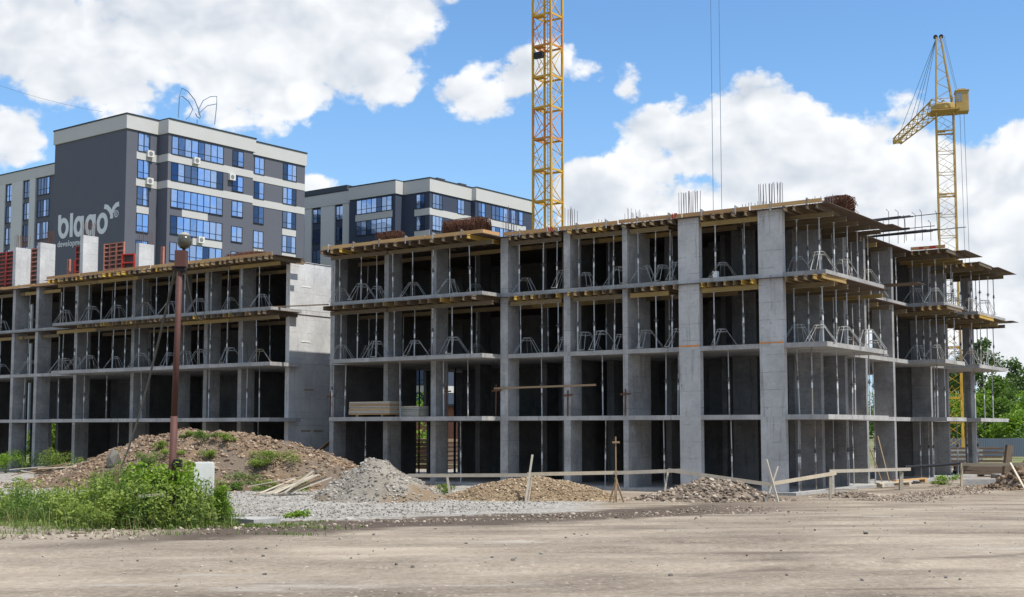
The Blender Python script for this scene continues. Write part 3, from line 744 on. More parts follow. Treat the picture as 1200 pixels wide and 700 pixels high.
def text_mesh(name, body, size, extrude, offset, mat, par, loc, rot, space=1.0):
    c = bpy.data.curves.new(name, 'FONT'); c.body = body; c.size = size; c.extrude = extrude; c.offset = offset; c.space_character = space
    t = bpy.data.objects.new(name, c); COL.objects.link(t); bpy.context.view_layer.update()
    me = bpy.data.meshes.new_from_object(t.evaluated_get(bpy.context.evaluated_depsgraph_get())); bpy.data.objects.remove(t)
    me.name = name; me.materials.clear(); me.materials.append(mat)
    o = bpy.data.objects.new(name, me); COL.objects.link(o); o.parent = par; o.location = loc; o.rotation_euler = rot; return o
for txt, x in (('10', -11.75), ('17', -5.15)):
    text_mesh('painted_number', txt, .30, .001, .012, M['red_bright'], rd, (x, -0.283, DK + 0.03), (R(90), 0, 0))
for y0, y1 in ((16.6, 17.1), (18.0, 18.7)):
    pass
MB().box(0.75, 0.98, 16.195, 16.2, DK + 0.06, DK + 0.2).build('painted_mark', M['red_bright'], rd)
MB().box(1.28, 1.62, 16.195, 16.2, DK + 0.06, DK + 0.2).build('painted_mark', M['red_bright'], rd)
# the sheets of the far balconies lie a little crooked and stick out
for (x0, x1, y0, y1, dz) in ((1.2, 2.3, 29.0, 30.2, 0.03), (1.5, 2.3, 26.0, 28.9, 0.035), (1.2, 2.75, 17.6, 20.9, 0.03), (1.4, 2.4, 7.0, 8.6, 0.035)):
    MB().box(x0, x1, y0, y1, DK + dz, DK + dz + 0.022).build('plywood_sheet', M['ply'], rd)
POUT = [(-26.2,-0.2),(-24.9,-0.2),(-24.9,-1.72),(-14.5,-1.72),(-14.5,-0.16),(2.0,-0.16),(2.0,7.6),(0.2,7.6),(0.2,16.3),(2.05,16.3),(2.05,20.3),(0.2,20.3),(0.2,22.75),(2.05,22.75),(2.05,29.8),(-13.0,29.8),(-13.0,13.5),(-26.2,13.5)]
hole = DK
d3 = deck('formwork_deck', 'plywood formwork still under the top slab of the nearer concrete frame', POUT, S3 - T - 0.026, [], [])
for (x0, x1, y0, y1, dz) in ((1.0, 3.4, 7.2, 8.4, 0.23), (0.6, 2.3, 28.9, 30.4, 0.03)):
    MB().box(x0, x1, y0, y1, S3 - T + dz, S3 - T + dz + 0.022).build('plywood_sheet', M['ply'], d3)
WROUT = [(-48.6,-2.12),(-27.95,-2.12),(-27.95,0.0),(-29.05,0.0),(-29.05,7.2),(-63,7.2),(-63,-0.3),(-48.6,-0.3)]
deck('formwork_deck', 'plywood roof deck with a frayed edge on the farther concrete frame', WROUT, DK,
     [((-48.4,-2.1),(-28.3,-2.1)),((-63,-0.28),(-48.8,-0.28))], [])
WPOUT = [(-48.3,-2.0),(-28.3,-2.0),(-28.3,0.0),(-29.05,0.0),(-29.05,7.0),(-63,7.0),(-63,-0.2),(-48.3,-0.2)]
deck('formwork_deck', 'plywood formwork still under the top slab of the farther concrete frame', WPOUT, S3 - T - 0.026, [], [])

# ------------------------------------------------------------------ H-beams of the formwork
def hbeam(name, length, axis, mat):
    pr = [(-.04,0),(.04,0),(.04,.04),(.017,.05),(.017,.15),(.04,.16),(.04,.2),(-.04,.2),(-.04,.16),(-.017,.15),(-.017,.05),(-.04,.04)]
    n = len(pr); vs = []
    for s in (0, length):
        for a, z in pr:
            vs.append((a, s, z) if axis == 'y' else (s, -a, z))
    fs = [tuple(range(n)), tuple(range(2*n-1, n-1, -1))] + [(i, n+i, n+(i+1) % n, (i+1) % n) for i in range(n)]
    me = bpy.data.meshes.new(name); me.from_pydata(vs, [], fs); me.materials.append(mat); me.update(); return me
ME_J = [hbeam('formwork_beam', l, 'y', M['beam']) for l in (2.6, 3.0)]
ME_L = {l: hbeam('bearer_beam', l, 'x', M['ledger']) for l in (2.0, 3.0, 3.9)}
def place(me, name, u, v, z, rz, label, cat, group):
    o = bpy.data.objects.new(name, me); COL.objects.link(o)
    o.location = L(u, v, z); o.rotation_euler = (0, 0, -TH + rz)
    return tag(o, label, cat, group)
def joists(us, v, z, label, group):
    for u in us:
        place(random.choice(ME_J), 'formwork_beam', u + random.uniform(-.09, .09), v + random.uniform(-.14, .10), z - 0.2 - 0.002 - random.random()*0.004, random.uniform(-.02, .02), label, 'formwork beam', group)
def ar(a, b, s): return list(np.arange(a, b, s))
joists(ar(-24.9, -14.6, 0.74), -1.98, DK, 'short wooden beam end under the roof edge over the recessed part of the nearer front', 'beam ends under the roof of the nearer frame')
for seg in (ar(-14.0, -11.2, .46), ar(-10.5, -7.95, .46), ar(-7.4, -5.1, .46)):
    joists(seg, -0.5, DK, 'wooden beam end under the orange edge board between the middle pillars of the nearer frame', 'beam ends under the roof between the pillars')
joists(ar(-3.6, -1.2, .52) + ar(0.25, 2.1, .5), -0.5, DK, 'wooden beam end under the orange edge board beside the wide corner pillars', 'beam ends under the roof at the corner')
joists(ar(-24.7, -14.6, 0.70), -1.9, S3 - T - .026, 'wooden beam end under the top slab over the recessed part of the nearer front', 'beam ends under the top slab of the nearer frame')
for seg in (ar(-14.0, -11.2, .46), ar(-10.5, -7.95, .46), ar(-7.4, -5.1, .46)):
    joists(seg, -0.42, S3 - T - .026, 'wooden beam end under the top slab between the middle pillars of the nearer frame', 'beam ends under the top slab between the pillars')
joists(ar(-3.7, -1.2, .40) + ar(0.25, 2.0, .42), -0.42, S3 - T - .026, 'yellow wooden beam end under the top slab beside the wide corner pillars', 'beam ends under the top slab at the corner')
for z, nm in ((DK, 'roof'), (S3 - T - .026, 'top slab')):
    joists(ar(0.35, 2.2, .45), 16.0, z, 'wooden beam end under the %s of the middle balcony on the right side' % nm, 'beam ends of the middle side balcony')
    joists(ar(0.35, 2.3, .45), 22.4, z, 'wooden beam end under the %s of the farthest balcony on the right side' % nm, 'beam ends of the farthest side balcony')
joists(ar(-48.0, -28.2, 0.46), -2.28, DK, 'pale wooden beam end under the frayed roof edge of the farther frame', 'beam ends under the roof of the farther frame')
joists(ar(-45.0, -28.5, 0.46), -2.2, S3 - T - .026, 'pale wooden beam end under the top slab of the farther frame', 'beam ends under the top slab of the farther frame')
def bearer(u, v, z, l, label, group):
    place(ME_L[l], 'bearer_beam', u, v, z, random.uniform(-.006, .006), label, 'bearer beam', group)
for dz, nm in ((DK - 0.41, 'roof'), (S3 - T - 0.436, 'top slab')):
    for i, u in enumerate((-25.0, -21.6, -18.3)): bearer(u, -1.05 + 0.09*(i % 2), dz + random.uniform(-.01, .0), 3.9, 'long yellow bearer under the %s over the recessed part of the nearer front' % nm, 'front bearers of the nearer frame')
    for u, l in ((-14.2, 3.0), (-10.6, 3.0), (-7.5, 2.0), (-3.9, 3.0)): bearer(u, 0.12, dz, l, 'long yellow bearer under the %s between pillars of the nearer front' % nm, 'bearers between the pillars')
    for u in (-25.6, -21.7, -17.9, -14.0, -10.2, -6.8): bearer(u, 1.75, dz - 0.01, 3.9, 'shaded bearer under the %s behind the front pillars' % nm, 'inner bearers of the nearer frame')
    for v in (0.75, 2.3, 3.7, 5.2, 6.7): bearer(-1.05, v, dz - 0.005*random.random(), 3.0 , 'bearer end sticking out under the %s of the nearest side balcony' % nm, 'bearers of the nearest side balcony')
    for v in (8.4, 10.6, 12.4, 15.0): bearer(-2.6, v, dz, 3.0, 'bearer end under the %s of the recessed right side' % nm, 'bearers of the recessed right side')
    for v in (16.85, 18.2, 19.6): bearer(-0.95, v, dz, 3.0, 'bearer end sticking out under the %s of the middle side balcony' % nm, 'bearers of the middle side balcony')
    for v in (23.3, 24.9, 26.5, 28.1): bearer(-0.95, v, dz, 3.0, 'bearer end sticking out under the %s of the farthest side balcony' % nm, 'bearers of the farthest side balcony')
    for u in (-48.2, -44.25, -40.3, -36.35, -32.4): bearer(u, -1.35, dz, 3.9, 'yellow bearer under the %s along the farther front' % nm, 'front bearers of the farther frame')
    for u in (-62.2, -58.2, -54.2): bearer(u, 0.3, dz, 3.9, 'shaded bearer under the %s at the far left end' % nm, 'far left bearers')
    for u in (-47.4, -43.5, -39.4, -35.4, -33.4): bearer(u, 1.5, dz - .01, 3.9, 'shaded bearer under the %s behind the farther front' % nm, 'inner bearers of the farther frame')

# ------------------------------------------------------------------ telescopic props and tripods
def make_prop(h):
    r = thing('steel_prop', '', 'prop')
    m = MB().tube([(0, 0, 0.012), (0, 0, h * 0.56)], 0.033, 7); m.box(-.07, .07, -.07, .07, 0, .012)
    m.build('outer_tube', M['galv'], r)
    m = MB().tube([(0, 0, h * 0.56), (0, 0, h - 0.012)], 0.025, 7); m.box(-.07, .07, -.06, .06, h - .012, h)
    m.build('inner_tube', M['galv'], r)
    m = MB().lathe([(.03, -.12), (.055, -.11), (.055, -.02), (.042, 0), (.042, .07)], 8, c=(0, 0, h * 0.56)); m.bar((-.12, 0, h*.56 - .05), (.12, 0, h*.56 - .05), .025)
    m.build('collar', M['collar'], r)
    MB().tube([(0, 0, h * .40), (0, 0, h * .48)], 0.036, 7).build('sleeve', M['white_sleeve'], r)
    return r
H43 = DK - 0.41 - S3; H32 = S3 - T - 0.436 - S2; H21 = S2 - T - S1; H10 = S1 - T - 0.13
PROTO = {}
def prop(u, v, z, h, label, group):
    k = round(h, 3)
    if k not in PROTO: PROTO[k] = make_prop(h); o = PROTO[k]
    else: o = copy_tree(PROTO[k])
    o.location = L(u, v, z); o.rotation_euler = (random.gauss(0, .009), random.gauss(0, .009), random.uniform(0, 3))
    o['label'] = label; o['group'] = group; return o
def make_tripod():
    r = thing('prop_tripod', '', 'tripod')
    hz = 0.84
    ring = MB(); pts = [(0.24*math.cos(a), 0.24*math.sin(a), hz) for a in [R(30 + 60*i) for i in range(7)]]
    ring.tube(pts, 0.014, 5); pts2 = [(p[0]*1.22, p[1]*1.22, hz - 0.13) for p in pts]; ring.tube(pts2, 0.011, 5)
    ring.build('collar_ring', M['galv_pale'], r)
    for k in range(3):
        a = R(90 + 120*k); l = MB()
        for da in (-0.42, 0.42):
            l.tube([(0.23*math.cos(a+da), 0.23*math.sin(a+da), hz), (0.80*math.cos(a + da*0.40), 0.80*math.sin(a + da*0.40), 0.015)], 0.0135, 5)
        l.bar((0.77*math.cos(a - .17), 0.77*math.sin(a - .17), .03), (0.77*math.cos(a + .17), 0.77*math.sin(a + .17), .03), .025)
        l.build('leg', M['galv_pale'], r)
    return r
TRI = None
def tripod(u, v, z, label, group):
    global TRI
    if TRI is None: TRI = make_tripod(); o = TRI
    else: o = copy_tree(TRI)
    o.location = L(u, v, z); o.rotation_euler = (0, 0, -TH + random.uniform(-1.1, 1.1)); s = random.uniform(.82, 1.12); o.scale = (s, s, s*random.uniform(.95, 1.05))
    o['label'] = label; o['group'] = group
FLOORS = [(S3, H43, 'on the top storey'), (S2, H32, 'on the third storey')]
for z, h, fl in FLOORS:
    j = lambda: random.uniform(-.16, .16)
    lab = 'slim prop %s, along the recessed part of the nearer front' % fl; gr = 'props %s, recessed front' % fl
    for i, u in enumerate(ar(-24.2, -14.9, 1.22)):
        uu = u + j(); prop(uu, -1.05, z, h, lab, gr)
        if i % 2 == 0 or random.random() < .2: tripod(uu, -1.0, z, 'steel tripod %s, along the recessed part of the nearer front' % fl, 'tripods ' + gr)
    for u in ar(-24.8, -15.4, 2.4):
        uu = u + j(); prop(uu, 1.75, z, h, 'shaded prop %s, behind the recessed part of the nearer front' % fl, 'inner props ' + fl)
        if random.random() < .5: tripod(uu, 1.75, z, 'shaded tripod %s, behind the recessed part of the nearer front' % fl, 'inner tripods ' + fl)
    lab = 'slim galvanised prop %s, between the flush pillars of the nearer front' % fl; gr = 'props %s, between pillars' % fl
    for us in ((-13.6, -12.3, -11.45), (-10.3, -9.45, -8.3), (-7.1, -6.2, -5.35), (-3.2, -1.8)):
        for i, u in enumerate(us):
            uu = u + j()*.6; prop(uu, 0.12, z, h, lab, gr)
            if i != 1 or random.random() < .4: tripod(uu + .2, 0.42, z, 'steel tripod %s, between the flush pillars of the nearer front' % fl, 'tripods ' + gr)
    for u in (-13.2, -9.6, -6.3, -2.6): prop(u + j(), 1.75, z, h, 'shaded prop %s, behind the flush pillars of the nearer front' % fl, 'inner props behind pillars ' + fl)
    for nm, vs, uo, ui in (('nearest', (0.75, 2.3, 3.7, 5.2, 6.7), 1.35, 0.2), ('middle', (16.85, 18.2, 19.6), 1.4, 0.25), ('farthest', (23.3, 24.9, 26.5, 28.1), 1.45, 0.4)):
        for i, v in enumerate(vs):
            if v > 29.3: continue
            prop(uo + j()*.5, v, z, h, 'slim prop %s, at the outer edge of the %s side balcony' % (fl, nm), 'outer props %s, %s balcony' % (fl, nm))
            prop(ui + j()*.5, v, z, h, 'slim prop %s, at the back of the %s side balcony' % (fl, nm), 'back props %s, %s balcony' % (fl, nm))
            if i % 2 == 0: tripod(uo - .1, v + j(), z, 'steel tripod %s, on the %s side balcony' % (fl, nm), 'tripods %s, %s balcony' % (fl, nm))
            if i == 0: tripod(ui, v + .3, z, 'steel tripod %s, on the %s side balcony' % (fl, nm), 'tripods %s, %s balcony' % (fl, nm))
    for v in (8.6, 10.8, 12.5, 15.1):
        prop(-0.15, v, z, h, 'slim prop %s, on the recessed right side' % fl, 'props %s, recessed side' % fl)
        if v in (8.6, 12.5): tripod(-.45, v, z, 'steel tripod %s, on the recessed right side' % fl, 'tripods %s, recessed side' % fl)
    lab = 'slim prop %s, along the farther frame behind the brown pole' % fl; gr = 'props %s, farther frame' % fl
    for i, u in enumerate(ar(-47.6, -28.9, 1.25)):
        uu = u + j(); prop(uu, -1.35, z, h, lab, gr)
        if i % 2 == 0 or random.random() < .15: tripod(uu, -1.15, z, 'steel tripod at a prop %s, along the farther frame' % fl, 'tripods ' + gr)
    for u in ar(-46.5, -30, 3.6): prop(u + j(), 1.5, z, h, 'shaded prop %s, behind the farther front' % fl, 'inner props %s, farther frame' % fl)
    for u in (-60.5, -57.0, -53.8, -50.4):
        prop(u, 0.4, z, h, 'slim prop %s, at the far left end of the farther frame' % fl, 'props %s, far left end' % fl)
        tripod(u + .1, .5, z, 'steel tripod %s, at the far left end of the farther frame' % fl, 'tripods %s, far left end' % fl)
for z, h, fl in ((S1, H21, 'on the second storey'), (0.13, H10, 'on the ground storey')):
    up = z > 1
    for u in ((-25.1, -24.2, -20.4, -17.6, -16.1) if up else (-23.4, -17.1)): prop(u, -0.75 if up else 0.0, z, h, 'lone prop %s, in the recessed part of the nearer front' % fl, 'props %s, recessed front' % fl)
    for u in ((-12.6, -9.2, -5.9, -5.3, -2.8) if up else (-12.6, -9.1, -6.0, -2.7)): prop(u, 0.5, z, h, 'lone prop %s, between the flush pillars of the nearer front' % fl, 'props %s, between pillars' % fl)
    for u, v in ((0.9, 0.7), (1.3, 2.6), (1.3, 4.7), (1.3, 6.6), (0.2, 1.0), (-0.4, 9.0), (-0.4, 12.0), (1.2, 17.2), (1.2, 18.6), (0.4, 19.4), (1.3, 24.0), (1.3, 26.0), (1.2, 28.2)):
        if not up: u = min(u, 0.25)
        prop(u, v, z, h, 'lone prop %s, along the right side' % fl, 'props %s, right side' % fl)
    if up:
        for u in (-45.9, -43.7, -40.4, -37.2, -34.5, -31.4, -30.4, -50.2, -54.0): prop(u, -0.9 if u > -48 else .3, z, h, 'lone prop %s, along the farther frame' % fl, 'props %s, farther frame' % fl)
    else:
        for u in (-43.9, -31.6): prop(u, .2, z - 0.05, h + .05, 'lone prop %s, along the farther frame' % fl, 'props %s, farther frame' % fl)
# ------------------------------------------------------------------ finished apartment blocks behind
def ratio(px, py):
    p = at(px, py, 1.0); return p.x, p.z - ZC
class Block:
    """local frame of a block: corner at C, x to the right-front, y along the right-hand face into the depth"""
    def __init__(s, px, py, Y, th):
        s.C = at(px, py, Y); s.th = th
        s.u = Vector((math.cos(th), -math.sin(th), 0)); s.v = Vector((math.sin(th), math.cos(th), 0)); s.ztop = s.C.z
    def on_x(s, px, py, c):                    # pixel -> (y, z) on the plane x = c
        k, h = ratio(px, py); P = s.C + s.u * c
        t = (k * P.y - P.x) / (s.v.x - k * s.v.y); return t, ZC + h * (P.y + s.v.y * t)
    def on_y(s, px, py, c):                    # pixel -> (x, z) on the plane y = c
        k, h = ratio(px, py); P = s.C + s.v * c
        t = (k * P.y - P.x) / (s.u.x - k * s.u.y); return t, ZC + h * (P.y + s.u.y * t)
def window(par, face, a, b, z0, z1, c, npan, split=True, open_one=False):
    """frame (a part) with one mesh of panes (sub-part); face 'x' = on plane x=c, 'y' = on plane y=c (looking to -y)"""
    fr = MB(); pn = MB(); W_ = 0.07
    def bx(m, s0, s1, q0, q1, d0, d1):
        if face == 'x': m.box(c + d0, c + d1, s0, s1, q0, q1)
        else: m.box(s0, s1, c - d1, c - d0, q0, q1)
    bx(fr, a, b, z1 - W_, z1, .0, .07); bx(fr, a - .03, b + .03, z0 - .02, z0 + W_, .0, .10)
    w = (b - a) / npan
    for i in range(npan + 1):
        x = a + i * w; bx(fr, x - W_/2 if 0 < i < npan else (x if i == 0 else x - W_), x + W_/2 if 0 < i < npan else (x + W_ if i == 0 else x), z0 + W_, z1 - W_, .0, .065)
    zm = z0 + (z1 - z0) * 0.33
    for i in range(npan):
        x0 = a + i*w + W_*.5; x1 = a + (i+1)*w - W_*.5
        if split: bx(fr, x0, x1, zm - .03, zm + .03, .0, .06)
        tilt = random.uniform(-.012, .012); t2 = random.uniform(-.012, .012)
        d = .03
        if face == 'x': vs = [(c+d+tilt, x0, z0), (c+d-tilt, x1, z0), (c+d-tilt+t2, x1, z1), (c+d+tilt+t2, x0, z1)]
        else: vs = [(x0, c-d-tilt, z0), (x1, c-d+tilt, z0), (x1, c-d+tilt-t2, z1), (x0, c-d-tilt-t2, z1)]
        pn.add(vs, [(0, 1, 2, 3)])
    f = fr.build('window', M['frame_dark'], par); po = pn.build('pane', M['glass'], f)
    a_ = po.data.attributes.new('tone', 'FLOAT', 'FACE')
    for i in range(npan): a_.data[i].value = random.choice((.0, .25, .7, .85, 1, 1, 1))
    return f
def aircon(par, y, z, c):
    m = MB().box(c + .02, c + .42, y, y + .85, z, z + .75); o = m.build('air_conditioner', M['ac_white'], par)
    f = MB(); 
    pts = [(c + .425, y + .38 + .27*math.cos(R(30*i)), z + .37 + .27*math.sin(R(30*i))) for i in range(12)]
    f.add(pts + [(p[0] + .01, p[1], p[2]) for p in pts], [tuple(range(12, 24))] + [(i, (i+1) % 12, 12 + (i+1) % 12, 12 + i) for i in range(12)])
    f.build('fan_grille', M['ac_fan'], o)

# --- the tall slate grey block with the painted name
B = Block(149.3, 132.5, 140.0, R(37.5))
tower = thing('apartment_building', 'tall slate grey apartment block with white bands and a painted name on its side', 'building', (B.C.x, B.C.y, 0), -B.th)
zt = B.ztop; LW = -B.on_y(65.3, 153, 0)[0]; BAY = 1.8
yb0 = B.on_x(196.7, 200, BAY)[0]; yb1 = B.on_x(296.5, 200, BAY)[0]; ye = B.on_x(357.5, 200, 0.7)[0]; yc = yb1
body = MB().box(-LW, 0, 0, ye, 0, zt - 1.75)
body.build('wall', M['wall_slate'], tower)
MB().box(0.001, BAY, yb0, yb1, 0, zt - 1.755).build('wall', M['wall_slate'], tower)
MB().box(0.001, 0.7, yb1 + .001, ye - 0.01, 0, zt - 1.755).build('wall', M['wall_slate'], tower)
fas = [(-LW - .15, -.15), (.15, -.15), (.15, yb0 - .15), (BAY + .15, yb0 - .15), (BAY + .15, yb1 + .3), (.85, yb1 + .3), (.85, ye + .15), (-LW - .15, ye + .15)]
MB().prism(fas, zt - 1.75, zt - .16).build('fascia', M['wall_white'], tower)
MB().prism([(x + (.06 if x > 0 else -.06), y + (.06 if y > 1 else -.06)) for x, y in fas], zt - .158, zt).build('roof_trim', M['roof_trim'], tower)
ROW = zt - 1.95; 
def rowz(k): return ROW - 3.07 * k - 2.15, ROW - 3.07 * k
ya0 = B.on_x(160.8, 200, 0)[0]; ya1 = B.on_x(175, 200, 0)[0]
r0 = B.on_x(200.5, 200, BAY)[0]; r1 = B.on_x(261.5, 200, BAY)[0]; q0 = B.on_x(272, 200, BAY)[0]; q1 = B.on_x(285, 200, BAY)[0]
c0 = B.on_x(297.8, 200, .7)[0]; c1 = B.on_x(309.5, 200, .7)[0]; d0 = B.on_x(331.5, 200, .7)[0]; d1 = B.on_x(347.5, 200, .7)[0]
c0 = max(c0, yb1 + .35)
def band(x, y0, y1, k, h=None):
    z1 = rowz(k)[0] - .03; z0 = rowz(k + 1)[1] + .03
    MB().box(x + .001, x + .045, y0, y1, z0, z1).build('white_band', M['wall_white'], tower)
for k in range(11):
    z0, z1 = rowz(k)
    window(tower, 'x', ya0, ya1, z0, z1, 0.0, 2)
    window(tower, 'x', r0, r1, z0, z1, BAY, 8)
    window(tower, 'x', q0, q1, z0 + .15, z1 - .1, BAY, 2)
    window(tower, 'x', c0, c1, z0, z1, .7, 2)
    window(tower, 'x', d0, d1, z0, z1, .7, 3)
    if k in (0, 1):
        band(0.0, ya0 - .15, yb0, k); band(BAY, yb0 + .001, yb1, k); band(.7, yb1 + .3, ye - .02, k)
        MB().box(.05, BAY - .001, yb0 - .045, yb0 - .001, rowz(k + 1)[1] + .03, z0 - .03).build('white_band', M['wall_white'], tower)
    elif k < 10:
        if k % 2 == 0:
            band(0.0, ya0, ya1, k); band(BAY, r0 + 1.6 + .8 * (k > 2), r1 - 2.2, k); band(.7, c0, c1, k) if k > 2 else None
        else: band(BAY, r0 + 3.2, r1, k); band(.7, d0, d1, k); band(.7, c0, c1, k)
band(.7, d0, d1, 2); 
aircon(tower, B.on_x(171, 181, 0)[0], B.on_x(171, 184, 0)[1], 0); aircon(tower, B.on_x(170, 213, 0)[0], B.on_x(170, 216, 0)[1], 0)
aircon(tower, B.on_x(225, 187, BAY)[0], B.on_x(225, 192, BAY)[1], BAY + .05); aircon(tower, B.on_x(267, 208, BAY)[0], B.on_x(267, 211, BAY)[1], BAY); aircon(tower, B.on_x(230, 282, BAY)[0], B.on_x(230, 285, BAY)[1], BAY + .05)
# the painted name: strokes with a rounded outline, laid on the side wall as flat raised letters
def stroke(m, pts, w, closed=False, y=-0.03, d=0.025):
    n = len(pts); P = [Vector((p[0], 0, p[1])) for p in pts]; vs = []
    for i, p in enumerate(P):
        a = P[(i - 1) % n] if closed or i > 0 else p; b = P[(i + 1) % n] if closed or i < n - 1 else p
        t = (b - a); t.normalize(); nn = Vector((-t.z, 0, t.x))
        for s in (w/2, -w/2):
            q = p + nn * s; vs += [(q.x, y, q.z), (q.x, y + d, q.z)]
    fs = []
    for i in range(n if closed else n - 1):
        j = (i + 1) % n; a, b = 4*i, 4*j
        fs += [(a, a+2, b+2, b), (a+2, a+3, b+3, b+2), (a+1, a, b, b+1)]
    m.add(vs, fs)
def ell(cx, cz, rx, rz, n=28, a0=0, a1=360): return [(cx + rx*math.cos(R(a0 + (a1-a0)*i/n)), cz + rz*math.sin(R(a0 + (a1-a0)*i/n))) for i in range(n if a1 - a0 >= 360 else n + 1)]
xl = lambda px, py: B.on_y(px, py, 0)[0]
xb, zb = B.on_y(68.5, 280.8, 0); xo1, zo0 = B.on_y(126.3, 274, 0); zo1 = B.on_y(120, 250, 0)[1]
base = zb; hx = zo1 - zo0; asc = B.on_y(70, 252.3, 0)[1] - zb; w = 0.155 * hx * 1.5
def letter(f):
    m = MB(); f(m); m.build('painted_letter', M['letter'], tower)
xs = [xl(p, 270) for p in (68.4, 80.6, 81.4, 85.9, 86.4, 97.8, 99.6, 111.8, 113.2, 126.2)]
tilt = (zo0 - zb) / (xo1 - xb)
def bl(x): return base + tilt * (x - xb)
def ring(m, x0, x1, zz): stroke(m, ell((x0+x1)/2, zz + hx/2, (x1-x0)/2 - w*.50, hx/2 - w*.50), w, True)
letter(lambda m: (ring(m, xs[0], xs[1], bl(xs[0])), stroke(m, [(xs[0] + w*.45, bl(xs[0]) + hx*.45), (xs[0] + w*.45, bl(xs[0]) + asc)], w, y=-.034)))
letter(lambda m: stroke(m, [((xs[2]+xs[3])/2, bl(xs[2]) + .1), ((xs[2]+xs[3])/2, bl(xs[2]) + asc*1.01)], w))
letter(lambda m: (ring(m, xs[4], xs[5], bl(xs[4])), stroke(m, [(xs[5] - w*.42, bl(xs[4]) - .04), (xs[5] - w*.42, bl(xs[4]) + hx*.97)], w, y=-.034)))
letter(lambda m: (ring(m, xs[6], xs[7], bl(xs[6])), stroke(m, [(xs[7] - w*.45, bl(xs[6]) + hx*.97), (xs[7] - w*.45, bl(xs[6]) - .15*hx)] + ell((xs[6]+xs[7])/2, bl(xs[6]) - .15*hx, (xs[7]-xs[6])/2 - w*.45, .30*hx, 10, 0, -130)[1:], w, y=-.034)))
letter(lambda m: ring(m, xs[8], xs[9], bl(xs[8])))
def leafmark(m):
    P = lambda px, py: B.on_y(px, py, 0)
    stroke(m, [P(122.5, 242.2), P(126, 243), P(129, 246.5), P(131, 251), P(131, 256.3)], w*.95)
    stroke(m, [P(140, 239), P(136.5, 240.3), P(133.6, 244), P(132.2, 249)], w*.95, y=-.034)
letter(leafmark)
def regmark(m):
    x, z = B.on_y(136.5, 250.7, 0); stroke(m, ell(x, z, .36, .36, 16), .09, True)
    stroke(m, [(x - .1, z - .2), (x - .1, z + .2), (x + .08, z + .18), (x + .1, z + .05), (x - .08, z), (x + .12, z - .2)], .07, y=-.034)
letter(regmark)
x, z = B.on_y(67.3, 291.0, 0)
text_mesh('painted_word', 'development', 1.0, .01, .012, M['letter'], tower, (x, -.02, z + .1), (R(90), -math.atan(tilt), 0), 1.12)
# roof ornament: two wire leaves
orn = MB()
def RP(px, py, c=2.2 - 4.0): y, z = B.on_x(px, py, c); return (c, y, z)
for pl in ([(209,138),(210.5,112.5),(213,103.5),(220,107),(228,117),(233,129),(235,138)], [(209.5,115),(213,112.5),(221,119),(226,128),(222,136.5),(218,140)],
           [(235,137),(232.5,132),(233,128),(238,118),(246,113.5),(254,113),(254,122),(251.5,146)], [(233,134),(236,130),(243,124),(253,122)], [(229,133),(231,137),(234,139),(235,137)], [(231,140),(231,145)]):
    orn.tube([RP(*p) for p in pl], .055, 5)
orn.build('roof_ornament', M['rope_blue'], tower)
MB().box(-LW * .7, -LW * .3, 2, 5, zt - .5, zt + .3).build('roof_vent', M['roof_grey'], tower)

# --- the lower wing at the far left
B1 = Block(65.5, 190.4, 166.0, R(37.5))
lw = thing('apartment_building', 'lower apartment wing at the far left with pale vertical strips and dark windows', 'building', (B1.C.x, B1.C.y, 0), -B1.th)
zt = B1.ztop
MB().box(-40, 0, .2, 15, 0, zt - 1.5).build('wall', M['wall_slate'], lw)
MB().box(-40, .1, 0, 15.1, zt - 1.56, zt - .14).build('fascia', M['wall_white'], lw); MB().box(-40.05, .16, -.06, 15.2, zt - .139, zt).build('roof_trim', M['roof_trim'], lw)
MB().box(-40, -9.0, 5, 14, zt + .001, zt + 1.7).build('stair_housing', M['roof_grey'], lw)
X1 = lambda px: B1.on_y(px, 215, 0)[0]
for a, b in ((-14, -3), (-3, 6.3), (14, 26.8), (34.8, 41.5)): MB().box(X1(a), X1(b), -.01, .199, 0, zt - 1.57).build('wall_strip', M['wall_strip'], lw)
for k in range(11):
    z1 = B1.on_y(50, 208.6, .2)[1] - 3.02 * k; z0 = z1 - 2.35
    for a, b, n in ((6.5, 13.8, 2), (27, 34.6, 2), (43.5, 57, 4)): window(lw, 'y', X1(a), X1(b), z0, z1, .2, n)

# --- the lower block to the right, white over dark blue
B2 = Block(503.6, 207.9, 172.0, R(37.0))
rb = thing('apartment_building', 'lower white and dark blue apartment block behind the yellow lattice mast', 'building', (B2.C.x, B2.C.y, 0), -B2.th)
zt = B2.ztop
X2 = lambda px, c=0: B2.on_y(px, 230, c)[0]; Y2 = lambda px, c=0: B2.on_x(px, 230, c)[0]
xw = X2(352, 1.0) - 14; xs_ = X2(464); PJ = -1.6; xb0 = B2.on_y(410, 230, PJ)[0]; xb1 = B2.on_y(463.4, 230, PJ)[0]
ys = Y2(552); yend = Y2(626, .8)
MB().box(xw, 0, 0, yend, 0, zt - 1.95).build('wall', M['wall_blue'], rb)
MB().box(xb0, xb1, PJ, -.001, 0, zt - 1.955).build('wall', M['wall_blue'], rb)
MB().box(.001, .8, ys, yend - .02, 0, zt - 1.955).build('wall', M['wall_blue'], rb)
fas = [(xw - .1, -.3), (xb0 - .1, -.3), (xb0 - .1, PJ - .15), (xb1 + .15, PJ - .15), (xb1 + .15, -.15), (.15, -.15), (.15, ys), (.95, ys), (.95, yend + .1), (xw - .1, yend + .1)]
MB().prism(fas, zt - 1.95, zt - .15).build('fascia', M['wall_white'], rb)
MB().prism([(x + (.06 if x > 0 else -.03), y + (.06 if y > 1 else -.06)) for x, y in fas], zt - .149, zt).build('roof_trim', M['roof_trim'], rb)
